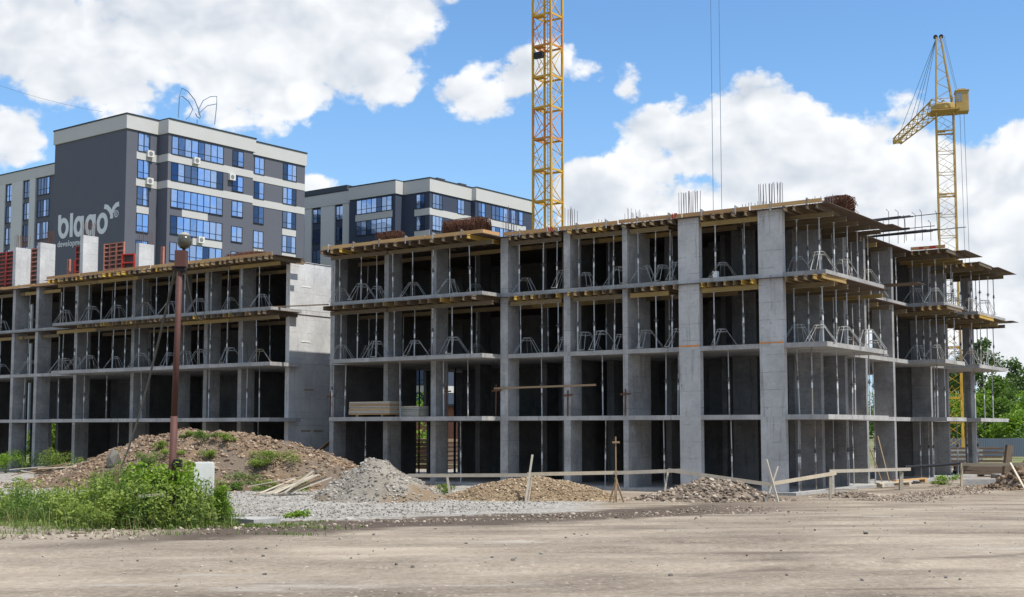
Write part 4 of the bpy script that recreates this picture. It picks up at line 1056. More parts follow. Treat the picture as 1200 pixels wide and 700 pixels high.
MB().box(X2(354) - 6, X2(384), 4, 9, zt + .001, zt + 1.9).build('stair_housing', M['roof_grey'], rb)
for y0, y1 in ((Y2(519), Y2(528)), (Y2(545), Y2(553))): MB().box(-4, -1, y0, y1, zt + .001, zt + .55).build('roof_vent', M['roof_grey'], rb)
for a, b in ((340, 352.5), (358.5, 366.5), (377.5, 393.5), (403, 410.5)): MB().box(X2(a), X2(b), -.22, -.001, 0, zt - 1.96).build('wall_strip', M['wall_strip'], rb)
zr = B2.on_x(512, 228, 0)[1]
for k in range(10):
    z1 = zr - 3.05 * k; z0 = z1 - 2.05
    for a, b in ((353, 358), (367.5, 377), (394.5, 402.5)): window(rb, 'y', X2(a), X2(b), z0, z1, 0, 2)
    window(rb, 'y', B2.on_y(418, 230, PJ)[0], B2.on_y(459.5, 230, PJ)[0], z0, z1, PJ, 7)
    window(rb, 'y', X2(488), X2(498), z0, z1, 0, 2)
    window(rb, 'x', Y2(506.5), Y2(518.5), z0, z1, 0, 3); window(rb, 'x', Y2(536), Y2(544), z0, z1, 0, 2)
    window(rb, 'x', Y2(560, .8), Y2(568.5, .8), z0, z1, .8, 2); window(rb, 'x', Y2(576, .8), Y2(612.5, .8), z0, z1, .8, 8)
    zb1 = z0 - .03; zb0 = z1 - 3.02
    if k % 2 == 0:
        MB().box(B2.on_y(417, 230, PJ)[0], B2.on_y(460, 230, PJ)[0], PJ - .045, PJ - .001, zb0, zb1).build('white_band', M['wall_white'], rb)
        MB().box(X2(486), .04, -.045, -.001, zb0, zb1).build('white_band', M['wall_white'], rb)
        MB().box(.001, .045, .001, ys - .01, zb0, zb1).build('white_band', M['wall_white'], rb)
        MB().box(.801, .845, ys + 1, Y2(616, .8), zb0, zb1).build('white_band', M['wall_white'], rb)
    elif k < 4:
        MB().box(X2(486), .04, -.045, -.001, zb0, zb1).build('white_band', M['wall_white'], rb); MB().box(.801, .845, ys + 4.5, Y2(600, .8), zb0, zb1).build('white_band', M['wall_white'], rb)

# --- what shows through the open ground floor: a low brick-red house
hp = L(-48, 34)
ho = thing('low_house', 'low brick red house seen through the open ground floor of the nearer frame', 'house', hp, -TH)
MB().box(-12, 9, 0, 8, 0, 4.6).build('wall', M['wall_brick'], ho); MB().prism([(-12.4, -.5), (9.4, -.5), (9.4, 8.4), (-12.4, 8.4)], 4.61, 4.8).build('roof', M['roof_grey'], ho)
for x in (-10, -6, -2, 2, 6): window(ho, 'y', x, x + 1.4, 1.2, 2.8, 0, 2)
window(ho, 'x', 2, 3.5, 1.2, 2.8, 9, 2)

# ------------------------------------------------------------------ tower cranes
def mast(root, a, z0, z1, sec, mats, leg_r=.07, br=.035, rz=0, every=1):
    cs = [(-a/2, -a/2), (a/2, -a/2), (a/2, a/2), (-a/2, a/2)]
    n = int(round((z1 - z0) / sec)); sec = (z1 - z0) / n
    for i in range(n):
        b = z0 + i * sec; t = b + sec; mt = M[mats[i % len(mats)]]
        m = MB()
        for (x, y) in cs: MB().bar((x, y, b), (x, y, t), leg_r*2, leg_r*2).build('corner_post', mt, root)
        m = MB()
        for k in range(4):
            p = Vector((*cs[k], 0)); q = Vector((*cs[(k+1) % 4], 0)); zm = (b + t) / 2; mid = (p + q) / 2
            m.bar(p + Vector((0,0,b+.05)), q + Vector((0,0,b+.05)), br*1.6)
            if (i + k) % 2 == 0:
                m.bar(p + Vector((0,0,b)), q + Vector((0,0,zm)), br); m.bar(q + Vector((0,0,zm)), p + Vector((0,0,t)), br)
            else:
                m.bar(q + Vector((0,0,b)), p + Vector((0,0,zm)), br); m.bar(p + Vector((0,0,zm)), q + Vector((0,0,t)), br)
            m.bar(p + Vector((0,0,b)), mid + Vector((0,0,zm)), br*.8); m.bar(mid + Vector((0,0,zm)), q + Vector((0,0,t)), br*.8) if k % 2 else None
        m.build('lattice_bracing', mt, root)
        if i % every == 0:
            m = MB()
            for k in range(4):
                p = Vector((*cs[k], b)); q = Vector((*cs[(k+1) % 4], b)); m.bar(p, q, .07, .13); 
            m.box(-a/2, 0.0, -a/2, -.1, b - .03, b + .01); m.build('platform', mt, root)
MP = at(642.5, 400, 95.0)
cr = thing('tower_crane', 'yellow tower crane whose square lattice mast rises out of the picture', 'crane', (MP.x, MP.y, 0), R(-35))
MB().box(-2.4, 2.4, -2.4, 2.4, -.2, .7).build('base_block', M['concrete'], cr)
mast(cr, 1.62, .7, 48.7, 2.4, ['crane_yellow', 'crane_yellow', 'crane_yellow', 'crane_orange', 'crane_yellow', 'crane_yellow', 'crane_orange'], .075, .045)
lad = MB()
for sx in (-.2, .2): lad.bar((sx, .3, .7), (sx, .3, 48), .04)
for i in range(150): lad.bar((-.2, .3, .9 + .31*i), (.2, .3, .9 + .31*i), .025)
lad.build('ladder', M['crane_yellow'], cr)
fl = MB(); fz = at(640, 68, 95).z; fl.box(-.55, .25, -1.15, -.85, fz - .25, fz + .22); fl.bar((-.2, -.85, fz), (-.2, -.7, fz), .06); fl.build('floodlight', M['black'], cr)
# slewing part and jib, above the picture
jd = (Vector((at(839, 100, 95).x, 95, 0)) - Vector((MP.x, 95, 0))); jx = jd.length
jr = MB(); ca_, sa_ = math.cos(R(35)), math.sin(R(35))
def J(d, s, z): return (ca_*d - sa_*s, sa_*d + ca_*s, z)
for s, z in ((-.6, 48.9), (.6, 48.9), (0, 50.0)): jr.bar(J(-9, s, z), J(26, s, z), .1)
for i in range(-9, 26):
    jr.bar(J(i, -.6, 48.9), J(i + .5, 0, 50), .05); jr.bar(J(i + .5, 0, 50), J(i + 1, .6, 48.9), .05); jr.bar(J(i, -.6, 48.9), J(i, .6, 48.9), .05)
jr.build('jib', M['crane_yellow'], cr)
mast_top = MB(); 
for sx, sy in ((-.8,-.8),(.8,-.8),(.8,.8),(-.8,.8)): mast_top.bar((sx, sy, 48.7), (0, 0, 55), .1)
mast_top.build('mast_head', M['crane_yellow'], cr); MB().box(-9.5, -7, -.8, .8, 47.6, 49.4).build('counterweight', M['concrete'], cr)
tr = MB().box(*(0, 0), 0, 0, 0, 0) if False else MB()
p0 = J(jx, 0, 48.6); tr.box(p0[0] - .6, p0[0] + .6, p0[1] - .5, p0[1] + .5, 48.4, 48.8); tr.build('trolley', M['crane_yellow'], cr)
for dx in (-.32, .32):
    q = J(jx + dx, 0, 0); MB().tube([(q[0], q[1], 48.5), (q[0], q[1], 9.0)], .022, 5).build('hoist_rope', M['rope_blue'], cr)
q = J(jx, 0, 0); hk = MB().box(q[0]-.4, q[0]+.4, q[1]-.2, q[1]+.2, 8.3, 9.0); hk.tube([(q[0], q[1], 8.3), (q[0], q[1], 7.8), (q[0]+.2, q[1], 7.6), (q[0]+.25, q[1], 7.9)], .05, 6); hk.build('hook_block', M['crane_yellow'], cr)

CY = 110.0
CP = at(1116.5, 480, CY); k_ = CY / F_PX
c2 = thing('tower_crane', 'pale yellow tower crane with its head, jib and cab in view', 'crane', (CP.x, CP.y, 0), R(-16))
ztop = at(1108, 118, CY).z
MB().box(-2.2, 2.2, -2.2, 2.2, -.2, 1.0).build('base_block', M['concrete'], c2)
mast(c2, 1.55, 1.0, 12.0, 2.2, ['crane_yellow'], .07, .04, every=2)
mast(c2, 1.45, 12.0, ztop - 1.0, 1.9, ['crane_pale'], .06, .03, every=3)
MB().lathe([(1.0, 0), (1.15, .1), (1.15, .5), (.95, .6)], 16, c=(0, 0, ztop - 1.0)).build('slewing_ring', M['crane_pale'], c2)
head = MB(); za = at(1101, 44, CY).z
for sx, sy in ((-.7,-.7),(.7,-.7),(.7,.7),(-.7,.7)): head.bar((sx, sy, ztop - .6), (sx*.28 - .35, sy*.28, za), .11)
for i in range(9):
    f = i / 9; g_ = (i + 1) / 9; zz = lambda t: ztop - .6 + (za - ztop + .6) * t; w_ = lambda t: .7*(1-t) + .2*t; o_ = lambda t: -.35*t
    sg = 1 if i % 2 else -1
    head.bar((-w_(f)*sg + o_(f), -w_(f), zz(f)), (w_(g_)*sg + o_(g_), -w_(g_), zz(g_)), .05); head.bar((w_(f) + o_(f), -w_(f)*sg, zz(f)), (w_(g_) + o_(g_), w_(g_)*sg, zz(g_)), .05)
    head.bar((-w_(f) + o_(f), w_(f)*sg, zz(f)), (-w_(g_) + o_(g_), -w_(g_)*sg, zz(g_)), .05)
head.build('mast_head', M['crane_pale'], c2)
sh_ = MB(); sh_.tube([(-.6, -.1, za + .08), (-.6, .1, za + .08)], .19, 10); sh_.tube([(-.12, -.1, za + .08), (-.12, .1, za + .08)], .19, 10); sh_.build('pulley', M['black'], c2)
cab = MB().box(.9, 1.98, -.8, .65, ztop - 1.2, ztop + .6); cab.box(.84, 2.04, -.86, .71, ztop + .6, ztop + .66); cab.box(1.1, 1.75, -.5, .3, ztop + .66, ztop + .85); cb = cab.build('cab', M['crane_pale'], c2)
MB().box(.98, 1.45, -.815, -.795, ztop - .35, ztop + .42).build('cab_window', M['crane_glass'], cb); MB().box(1.97, 1.995, -.5, .4, ztop - .35, ztop + .42).build('cab_window', M['crane_glass'], cb)
pl = MB().box(-1.2, 1.2, -1.2, 1.2, ztop - 1.1, ztop - 1.02)
for sx, sy in ((-1.2,-1.2),(1.2,-1.2),(1.2,1.2),(-1.2,1.2)): pl.bar((sx, sy, ztop - 1.02), (sx, sy, ztop - .1), .05)
for a_, b_ in (((-1.2,-1.2),(1.2,-1.2)),((-1.2,-1.2),(-1.2,1.2)),((-1.2,1.2),(1.2,1.2))): pl.bar((*a_, ztop - .1), (*b_, ztop - .1), .05)
pl.build('platform', M['crane_pale'], c2)
# jib, lowered and pointing away to the left
jt = at(1051, 166, 121.5); base_w = Vector((CP.x, CP.y, ztop - .2))
inv = Matrix.Rotation(R(16), 4, 'Z')
tip = inv @ (jt - Vector((CP.x, CP.y, 0))); tip = Vector((tip.x, tip.y, jt.z)); root = Vector((-.5, .5, ztop - .3))
ax = (tip - root).normalized(); sd_ = ax.cross(Vector((0, 0, 1))).normalized(); up_ = sd_.cross(ax).normalized(); Lj = (tip - root).length
jb = MB(); 
def JP(t, s, h):
    w = .55 * (1 - .35*t) ; return root + ax*(Lj*t) + sd_*(s*w) + up_*(h*w*1.9*(1 - .25*t))
nj = 16
for s, h in ((-1,-.5),(1,-.5),(-1,.5),(1,.5)):
    for i in range(nj): jb.bar(JP(i/nj, s, h), JP((i+1)/nj, s, h), .085)
for i in range(nj):
    t0, t1 = i/nj, (i+1)/nj; g_ = 1 if i % 2 else -1
    jb.bar(JP(t0,-1,.5*g_), JP(t1,-1,-.5*g_), .05); jb.bar(JP(t0,1,.5*g_), JP(t1,1,-.5*g_), .05); jb.bar(JP(t0,g_,.5), JP(t1,-g_,.5), .05); jb.bar(JP(t0,g_,-.5), JP(t1,-g_,-.5), .05)
jb.bar(JP(1,-1,0), JP(1,1,0), .3, .35)
jb.build('jib', M['crane_pale'], c2)
apex = Vector((-.5, 0, za + .1))
for t, s in ((.62, -.5), (.62, .5), (.38, .0), (.97, 0)): MB().tube([apex, JP(t, s, .5)], .022, 5).build('stay_rope', M['rope_blue'], c2)
for dx in (0.0, .12): MB().tube([Vector((0 + dx, -.1, za + .1)), Vector((.95 + dx, -.2, ztop + .9))], .02, 5).build('stay_rope', M['rope_blue'], c2)
for dx in (1.25, 1.6): MB().tube([(dx, -.3, ztop - 1.3), (dx + .2, -.3, 2.0)], .02, 5).build('cable', M['rope'], c2)

# a thin overhead wire to the roof of the tall block
ow = MB(); a = at(-40, 86, 120); b = at(120, 131, 146)
ow.tube([a.lerp(b, t) + Vector((0, 0, -1.2*4*t*(1-t)*.35)) for t in np.linspace(0, 1, 14)], .017, 5)
tag(ow.build('overhead_wire', M['rope']), 'thin dark wire crossing the sky to the roof of the tall grey block', 'wire')
# ------------------------------------------------------------------ the unfinished storey on the farther frame's roof
def WL(u, v, z): return L(u, v, z)
def fresh_column(u, top, label, w=1.15, v=0.9, th_=.32):
    r = thing('concrete_column', label, 'column', L(u, v, DK + .03), -TH)
    h = top - DK - .03
    MB().box(-th_/2, th_/2, -w/2, w/2, 0, h).build('shaft', M['concrete_new'], r)
    m = MB()
    for i in range(8):
        for s in (-1, 1):
            y = -w/2 + .08 + (w - .16) * i / 7; m.tube([(s*.1, y, h - .2), (s*.1 + random.uniform(-.04,.04), y + random.uniform(-.04,.04), h + .95*random.uniform(.85, 1.0))], .012, 4)
    m.build('starter_bars', M['rust'], r); return r
def uroof(px, py=310, v=0.9):                 # photo pixel -> position along the front on the roof
    k, _ = ratio(px + 6.5, py); P = O0 + VX * v; return (k * P.y - P.x) / (UX.x - k * UX.y)
for px, top, lab in ((19, 15.05, 'leftmost fresh white concrete column on the farther roof, beside the wide red formwork panel'), (47.5, 15.15, 'fresh white concrete column between two sets of faded red formwork on the farther roof'),
                     (97.5, 15.25, 'tall fresh white concrete column standing in front of the painted name'), (163, 14.25, 'short fresh white concrete column on the farther roof with red formwork behind it')):
    fresh_column(uroof(px) + .0, top, lab, 1.15)
fresh_column(uroof(77), 14.3, 'narrow unpainted concrete column behind the tall white one on the farther roof', .6, 2.2)
def form_panel(u, v, z0, w, h, rz, label, mat='red_paint', n=5, thick=.12):
    r = thing('wall_formwork', label, 'formwork', L(u, v, z0), -TH + rz, 'red steel formwork panels on the farther roof')
    m = MB()
    m.box(0, w, 0, thick, 0, .07); m.box(0, w, 0, thick, h - .07, h)
    m.box(0, .08, 0, thick, .07, h - .07); m.box(w - .08, w, 0, thick, .07, h - .07)
    for i in range(1, n): m.box(.08, w - .08, 0.0, thick*.8, h*i/n - .045, h*i/n + .045)
    if w > 1.2: m.box(w*.46, w*.46 + .12, -.03, thick*.9, .07, h - .07)
    m.build('steel_frame', M[mat], r); MB().box(.01, w - .01, thick + .002, thick + .03, .01, h - .01).build('face_sheet', M['form_face'], r); return r
Z5 = DK + .04
RT = R(90)
form_panel(uroof(-4), .5, Z5, 2.2, 2.75, 0, 'wide red formwork panel with a bright upright at the far left of the farther roof', 'red_paint', 10)
form_panel(uroof(34.0), .6, Z5, 1.1, 2.75, 0, 'faded red formwork panel between the two leftmost white columns', 'red_faded', 9)
form_panel(uroof(64.5), 1.4, Z5, .25, 1.9, 0, 'thin faded red formwork strip to the right of the second white column', 'red_faded', 3)
form_panel(uroof(71.5), 1.4, Z5, .20, 1.8, 0, 'thin bright red formwork strip under the narrow bare column', 'red_bright', 5)
form_panel(uroof(80), 1.0, Z5 + .5, 1.1, 2.1, 0, 'dark red formwork panel tucked behind the left side of the tall white column', 'red_paint', 5)
form_panel(uroof(90.5), .9, Z5, .55, 2.6, 0, 'narrow red formwork panel touching the tall white column', 'red_faded', 7)
form_panel(uroof(114.5), .9, Z5, .6, 2.5, RT*.25, 'slanted faded red formwork panel right of the tall white column', 'red_faded', 9)
form_panel(uroof(119.5), 1.0, Z5, 1.45, 2.5, 0, 'tall pink-edged red formwork panel with five openings', 'red_faded', 9)
form_panel(uroof(135.5), .9, Z5, .95, 1.7, RT*.2, 'bright red leaning formwork panel with a thick upright', 'red_bright', 3, .2)
form_panel(uroof(145.5), 1.4, Z5, 1.1, 1.3, 0, 'low bright red formwork panel left of the short white column', 'red_bright', 5)
form_panel(uroof(153), 1.0, Z5, .75, 2.1, 0, 'dark red formwork panel against the left side of the short white column', 'red_paint', 5)
form_panel(uroof(178.5), 1.1, Z5, .22, 1.9, 0, 'pale red formwork strip against the right side of the short white column', 'red_faded', 4)
pw = thing('concrete_parapet', 'low grey concrete wall on the farther roof, right of the short white column', 'low wall', L(uroof(184), 1.6, Z5), -TH)
MB().box(0, 4.6, 0, .2, 0, .75).build('wall', M['concrete_gable'], pw)

# rolled and stacked rust-brown mesh on the roofs
def mesh_bundle(u, v, z, lx, ly, h, label, n=260):
    m = MB()
    for i in range(n):
        x = random.uniform(-lx/2, lx/2); a = random.uniform(-.25, .25); zz = h * (random.random() ** .8); fall = 1 - .35*(zz/h)**2*random.random()
        y = ly/2*fall; dx = random.uniform(-.12, .12)
        m.tube([(x - dx, -y, zz + random.uniform(-.04,.04)), (x, -y, max(.02, zz - .3)), (x + dx, y, zz + random.uniform(-.03,.06)), (x + a, y, max(.02, zz - .3))], .013, 3)
    for i in range(n // 3):
        zz = h * random.random(); x0 = -lx/2*random.uniform(.8, 1.08); x1 = lx/2*random.uniform(.8, 1.08); y = random.uniform(-ly/2, ly/2)*(1 - .3*zz/h)
        m.tube([(x0, y, zz), ((x0+x1)/2, y + .03, zz + .04), (x1, y, zz)], .014, 3)
    for i in range(n // 2):
        x = random.choice((-1, 1)) * lx/2*random.uniform(.85, 1.03) ; y = random.uniform(-ly/2, ly/2); m.tube([(x, y, .03), (x + random.uniform(-.1,.1), y + random.uniform(-.1,.1), h*random.uniform(.6, 1.02))], .012, 3)
    o = m.build('rebar_bundle', M['rust']); o.location = L(u, v, z); o.rotation_euler = (0, 0, -TH); return tag(o, label, 'rebar bundle', 'bundles of rusty bent bars')
mesh_bundle(-17.1, 0.4, DK + .05, 2.4, 0.9, 1.18, 'large bristly bundle of rusty bars on the roof edge before the blue windows', 520)
mesh_bundle(-21.6, -.2, DK + .05, 1.5, .6, .85, 'small bundle of rusty bent bars on the roof edge, left of the large one', 260)
mesh_bundle(1.35, 3.0, DK + .05, 1.1, .9, .75, 'round bundle of rusty bent bars at the roof corner above the nearest side balcony', 300)
o = mesh_bundle(-31.2, -1.3, DK + .05, 2.3, .9, .42, 'loose heap of rusty offcuts at the right end of the farther roof', 160)
# long dark cages of bars over the side roof
cg = thing('rebar_cage', 'long dark reinforcing bars on bent uprights over the side roof', 'rebar cage', L(0, 13, DK + .03), -TH)
for (h, x0, x1, y, nm) in ((1.15, -1.6, 1.9, -.6, 1), (.62, -2.1, 1.4, -.2, 2), (.48, -1.6, 2.8, .2, 3)):
    m = MB()
    for i in range(10): m.tube([(x0 + random.uniform(-.5,.3), y + random.uniform(-.1,.1), h + random.uniform(-.05,.05)), (x1 - random.random()*1.0, y + random.uniform(-.1,.1), h + .04 + random.uniform(-.05,.05))], .036, 4)
    m.tube([(x0, y, h), (x1 + 1.2, y, h + .06)], .02, 4); m.build('bar_layer', M['rebar_dark'], cg)
m = MB()
for i in range(15):
    x = -2 + .33*i; y = random.uniform(-.7, .4); t = random.uniform(.9, 1.7); m.tube([(x, y, 0), (x + random.uniform(-.06,.06), y, t), (x - .12, y, t + .14)], .014, 4)
m.build('bent_uprights', M['rebar_dark'], cg)

# ------------------------------------------------------------------ things on the storeys
st = thing('panel_stack', 'stack of yellow-edged formwork panels on two bearers on the second storey', 'panel stack', L(-23.45, -1.25, S1), -TH)
[MB().box(x_, x_ + .12, 0, 1.0, 0, .12).build('bearer', M['board_brown'], st) for x_ in (.5, 2.2)]
for i in range(9):
    MB().box(random.uniform(-.04,.04), 2.75 + random.uniform(-.04,.04), random.uniform(0,.04), 1.0, .12 + .075*i, .12 + .075*i + .062).build('panel', M['board_grey' if i % 3 else 'edge'], st)
st = thing('panel_stack', 'shorter grey panel stack behind the yellow-edged stack on the second storey', 'panel stack', L(-20.6, -.5, S1), -TH)
for i in range(6): MB().box(0, 1.2, 0, .8, .02 + .09*i, .02 + .09*i + .075).build('panel', M['board_grey'], st)
m = MB().bar(L(-15.0, -.10, 4.72), L(-9.2, -.10, 4.78), .04, .09); tag(m.build('plank', M['board_brown']), 'long brown plank fixed across two pillars on the second storey', 'plank')
m = MB().bar(L(-30.9, -1.7, S3 + .03), L(-25.7, -.5, S3 + .04), .16, .05); tag(m.build('plank', M['board_brown']), 'yellowish plank bridging the gap between the two frames at the top slab', 'plank')
m = MB().bar(L(-27.6, .5, 1.3), L(-25.8, 1.0, 2.7), .5, .06); tag(m.build('ramp', M['board_brown']), 'steep plywood ramp leaning beside the gable wall', 'ramp')
for u, v, z, l in ((-18.0, -.06, S1, 1.55), (-14.9, -.1, S1, 1.55), (-10.8, -.05, S1, 1.2), (-7.7, -.06, S1, 1.2), (-25.9, -.05, S1, 1.4)):
    m = MB().tube([L(u, v, z), L(u + .02, v, z + l)], .03, 5); m.bar(L(u - .25, v, z + l*.8), L(u + .3, v, z + l*.8 + .03), .05, .07)
    tag(m.build('guard_post', M['rust']), {-18.0: 'rusty guard post with a cross piece near the panel stack', -14.9: 'rusty guard post holding the left end of the long plank', -10.8: 'rusty guard post under the right part of the long plank', -7.7: 'rusty guard post at the pillar right of the long plank', -25.9: 'rusty guard post at the left end pillar of the nearer frame'}[u], 'guard post')
for a, b, lab in (((1.2, 8.9, .2), (.2, 9.4, 2.6), 'thin yellow lath leaning inside the ground storey of the right side'), ((1.5, 9.1, .2), (.7, 9.9, 2.4), 'second thin yellow lath leaning beside the first one inside the ground storey')):
    m = MB().bar(L(a[0] - .9, a[1] + 2, a[2]), L(b[0] - .9, b[1] + 2, b[2]), .05, .03); tag(m.build('lath', M['board_brown']), lab, 'lath')
for i, (u, v, l, rz, lab) in enumerate(((1.0, 8.2, 3.2, 1.4, 'pale plank lying on the foundation edge of the right side'), (.7, 11.5, 4.0, 1.5, 'yellow plank lying on the foundation farther along the right side'), (1.15, 1.4, 1.3, .4, 'short board on two blocks beside the corner of the nearer frame'))):
    m = MB().box(0, l, -.12, .12, 0, .06); m.box(.2, .4, -.15, .15, -.16, 0); m.box(l - .4, l - .2, -.15, .15, -.16, 0)
    o = m.build('plank', M['edge' if i == 1 else 'board_grey']); o.location = L(u, v, .2); o.rotation_euler = (0, 0, -TH + rz); tag(o, lab, 'plank')
m = MB().box(-.1, .1, -.1, .1, 0, .28); o = m.build('bucket_box', M['white_sleeve']); o.location = L(-3.2, .15, S3); o.rotation_euler = (0, 0, -TH); tag(o, 'small white box on the top storey beside the pillar left of the corner', 'box')

for i, (u, v) in enumerate(((-25.5, 7.0), (-25.4, 7.9), (-25.6, 8.8), (-25.4, 10.2), (-25.6, 11.4), (-24.2, 7.3), (-22.9, 5.6), (-22.4, 6.4))):
    for z, h, fl in ((0.13, S1 - T - 0.13, 'ground'), (S1, S2 - T - S1, 'second')):
        o = MB().tube([L(u, v, z), L(u, v, z + h)], .05, 6).build('steel_post', M['rebar_dark']); tag(o, 'dark upright post in the %s storey opening at the left end of the nearer frame' % fl, 'post', 'dark posts in the end opening, %s storey' % fl)
# ------------------------------------------------------------------ barrier of boards before the building
def gpt(px, py, Y):                           # ground point under a pixel at depth Y
    p = at(px, py, Y); return Vector((p.x, p.y, float(gz(p.x, p.y))))
def rail(par, a, b, h=.14, w=.035, mat='board_grey'): MB().bar(a, b, w, h).build('rail', M[mat], par)
def post(par, a, b, w=.07, mat='board_grey'): MB().bar(a, b, w, w).build('post', M[mat], par)
def W3(px, py, Y): return at(px, py, Y)
def barrier(label, rails, posts):
    x, Y = rails[0][0][0], rails[0][0][2]; base = gpt(x, 560, Y)
    r = thing('timber_barrier', label, 'barrier', (0, 0, 0)); r.location = base
    off = Vector(base)
    for (a, b, *m) in rails: rail(r, W3(*a) - off, W3(*b) - off, *(m or []))
    for (px, py, Y, dx, w) in posts:
        t = W3(px, py, Y); g_ = gpt(px + dx, 580, Y); post(r, Vector((g_.x, g_.y, g_.z - .1)) - off, t - off, w)
    return r
barrier('long low barrier of grey boards running in front of the tan gravel heap', [((478, 557.5, 52), (622, 557, 51)), ((618, 556, 51.05), (724, 554, 50.4)), ((720, 554.5, 50.4), (800, 551.5, 50))],
        [(524, 558, 52, 4, .09), (722, 553, 50.45, 0, .07), (783, 551, 50.06, -6, .07)])
barrier('sloping barrier board descending over the dark brown heap to the crossed stakes', [((783, 551, 49.95), (905, 568.5, 49.0))], [(842, 560, 49.4, 0, .06)])
barrier('sloping board rising from the crossed stakes to a wooden post', [((905, 567, 48.9), (980, 554.5, 49.6))], [(973, 556, 49.6, 0, .09)])
barrier('straight pale board on a short thick post in front of the side balconies', [((972, 552.5, 52.5), (1067, 550, 58))], [(1056, 553, 57.6, 0, .16), (976, 554, 52.6, 0, .08)])
barrier('pale board rail at the far right on a thin post', [((1127, 544.5, 60.0), (1215, 544.5, 57))], [(1127, 543, 60.0, 0, .1)])
m = MB().tube([W3(1060, 547.5, 57.9), W3(1095, 545.5, 59), W3(1129, 542.5, 60.3)], .07, 8); tag(m.build('black_pipe', M['black']), 'thick black pipe used as a rail between two board rails', 'pipe')
def stake(label, parts, mt='board_grey'):
    m = MB()
    for (a, b, w) in parts: m.bar(a, b, w, w)
    return tag(m.build('stake', M[mt]), label, 'stake', 'stakes along the barrier')
Q = lambda px, Y, dz=0: gpt(px, 585, Y) + Vector((0, 0, dz))
stake('tall leaning wooden stake on the tan gravel heap', [(Q(616, 48.4, 0), W3(624, 533, 48.6), .08), (Q(619, 48.4, 0), W3(623, 560, 48.6), .05)])
stake('thin rusty stake with a small cross piece and splayed feet', [(Q(722, 48.2, 0), W3(721.5, 512, 48.2), .05), (W3(717.5, 518.5, 48.17), W3(726, 518.5, 48.17), .07), (Q(714, 48.0), W3(722, 562, 48.1), .05), (Q(731, 48.0), W3(721, 560, 48.12), .06), (Q(719, 47.8), W3(723, 562, 48.05), .05)], 'board_brown')
stake('pair of crossed pale stakes in front of the corner pillar', [(Q(911.5, 48.2, 0), W3(897.5, 538.5, 48.4), .09), (Q(897.5, 48.4, 0), W3(911.5, 546.5, 48.6), .06)])
stake('thick dark post leaning at the far right beyond the board rail', [(Q(1177, 58.6, 0), W3(1183, 522, 58.6), .28)], 'old_timber')
stake('thin pole leaning against the board rail at the far right', [(Q(1203, 55.5, 0), W3(1184, 543, 57.5), .08)])

# scrap wood
def scrap(name, label, c, boards):
    r = thing(name, label, 'scrap wood', c)
    for (a, b, w, h, mt) in boards: MB().bar(Vector(a), Vector(b), w, h).build('board', M[mt], r)
    return r
c = gpt(345, 578, 53.2); bs = []
for i in range(13):
    f = i / 12; a = (-1.5 + 1.3*f + random.uniform(-.2,.2), -.5 + random.uniform(-.2,.2), .06 + .05*random.random()); b = (.1 + 1.3*f + random.uniform(-.3,.3), .9, .55 + .35*f*random.random() + .1)
    bs.append((a, b, .09, .035, random.choice(['board_grey', 'board_grey', 'board_brown'])))
bs.append(((-.35, -.55, .1), (.75, .2, 1.0), .16, .04, 'board_grey')); bs.append(((-2.0, .2, .35), (.2, .4, .75), .07, .04, 'board_grey'))
scrap('scrap_laths', 'fan of pale thin laths thrown down at the foot of the long brown heap', c, bs)
c = gpt(62, 555, 70); bs = []
for i in range(16):
    x = random.uniform(-1.6, 1.4); bs.append(((x - random.uniform(.4, 1.3), random.uniform(-.6,.6), .12 + .5*random.random()), (x + random.uniform(.5, 1.4), random.uniform(-.6,.6), .15 + .75*random.random()), random.uniform(.12,.3), .05, random.choice(['board_grey', 'board_brown', 'board_brown'])))
scrap('scrap_planks', 'tangle of old planks at the left foot of the long brown heap', c, bs)
m = MB().box(-.45, .45, -.25, .25, 0, .12).add([(-.45,-.25,.12),(.45,-.25,.12),(.55,.2,.35),(-.3,.25,.3)], [(0,1,2,3)])
o = stones('broken_slab', [(0, 0, 0)], [.75], M['stone_grey']); p = at(132, 536, 59); o.location = (p.x, p.y, heap_z(0, p.x, p.y) + .15); o.scale = (.55, .6, 1.0); tag(o, 'pale broken slab of concrete stuck in the left slope of the long heap', 'slab')

# ------------------------------------------------------------------ the brown pole with its lamp
pb = gpt(199.5, 600, 27.0)
pole = thing('street_lamp', 'brown steel pole with a dirty round lamp at its top, rising out of the weeds', 'street lamp', pb)
zt_ = at(211, 312, 27.0) - pb; zm_ = zt_ * .42
MB().tube([(0, 0, -.3), zm_], .078, 14, r2=.074).build('lower_tube', M['pole_brown'], pole, smooth=True)
MB().tube([zm_, zt_], .066, 14, r2=.060).build('upper_tube', M['pole_brown'], pole, smooth=True)
cl = MB().box(zm_.x * .62 - .02 + .06, zm_.x*.62 + .20, -.10, .05, 1.25, 1.42); cl.bar((zm_.x*.6, -.13, 1.3), (zm_.x*.6 + .2, -.13, 1.3), .05, .05); cl.build('clamp', M['black'], pole)
bx_ = MB().box(zt_.x - .09, zt_.x + .14, zt_.y - .12, zt_.y + .12, zt_.z - .02, zt_.z + .33); bx_.build('junction_box', M['pole_brown'], pole)
sp = MB().tube([zt_ + Vector((.07, 0, .32)), zt_ + Vector((.08, 0, .42))], .035, 8); sp.build('neck', M['black'], pole)
lc = zt_ + Vector((.08, 0, .55))
MB().lathe([(.03, -.18), (.09, -.16), (.135, -.105), (.152, -.03), (.148, .04), (.125, .10)], 18, c=lc).build('lamp_globe', M['lamp_glass'], pole, smooth=True)
MB().lathe([(.13, .095), (.118, .135), (.08, .165), (.03, .185)], 18, c=lc).build('lamp_cap', M['lamp_cap'], pole, smooth=True)
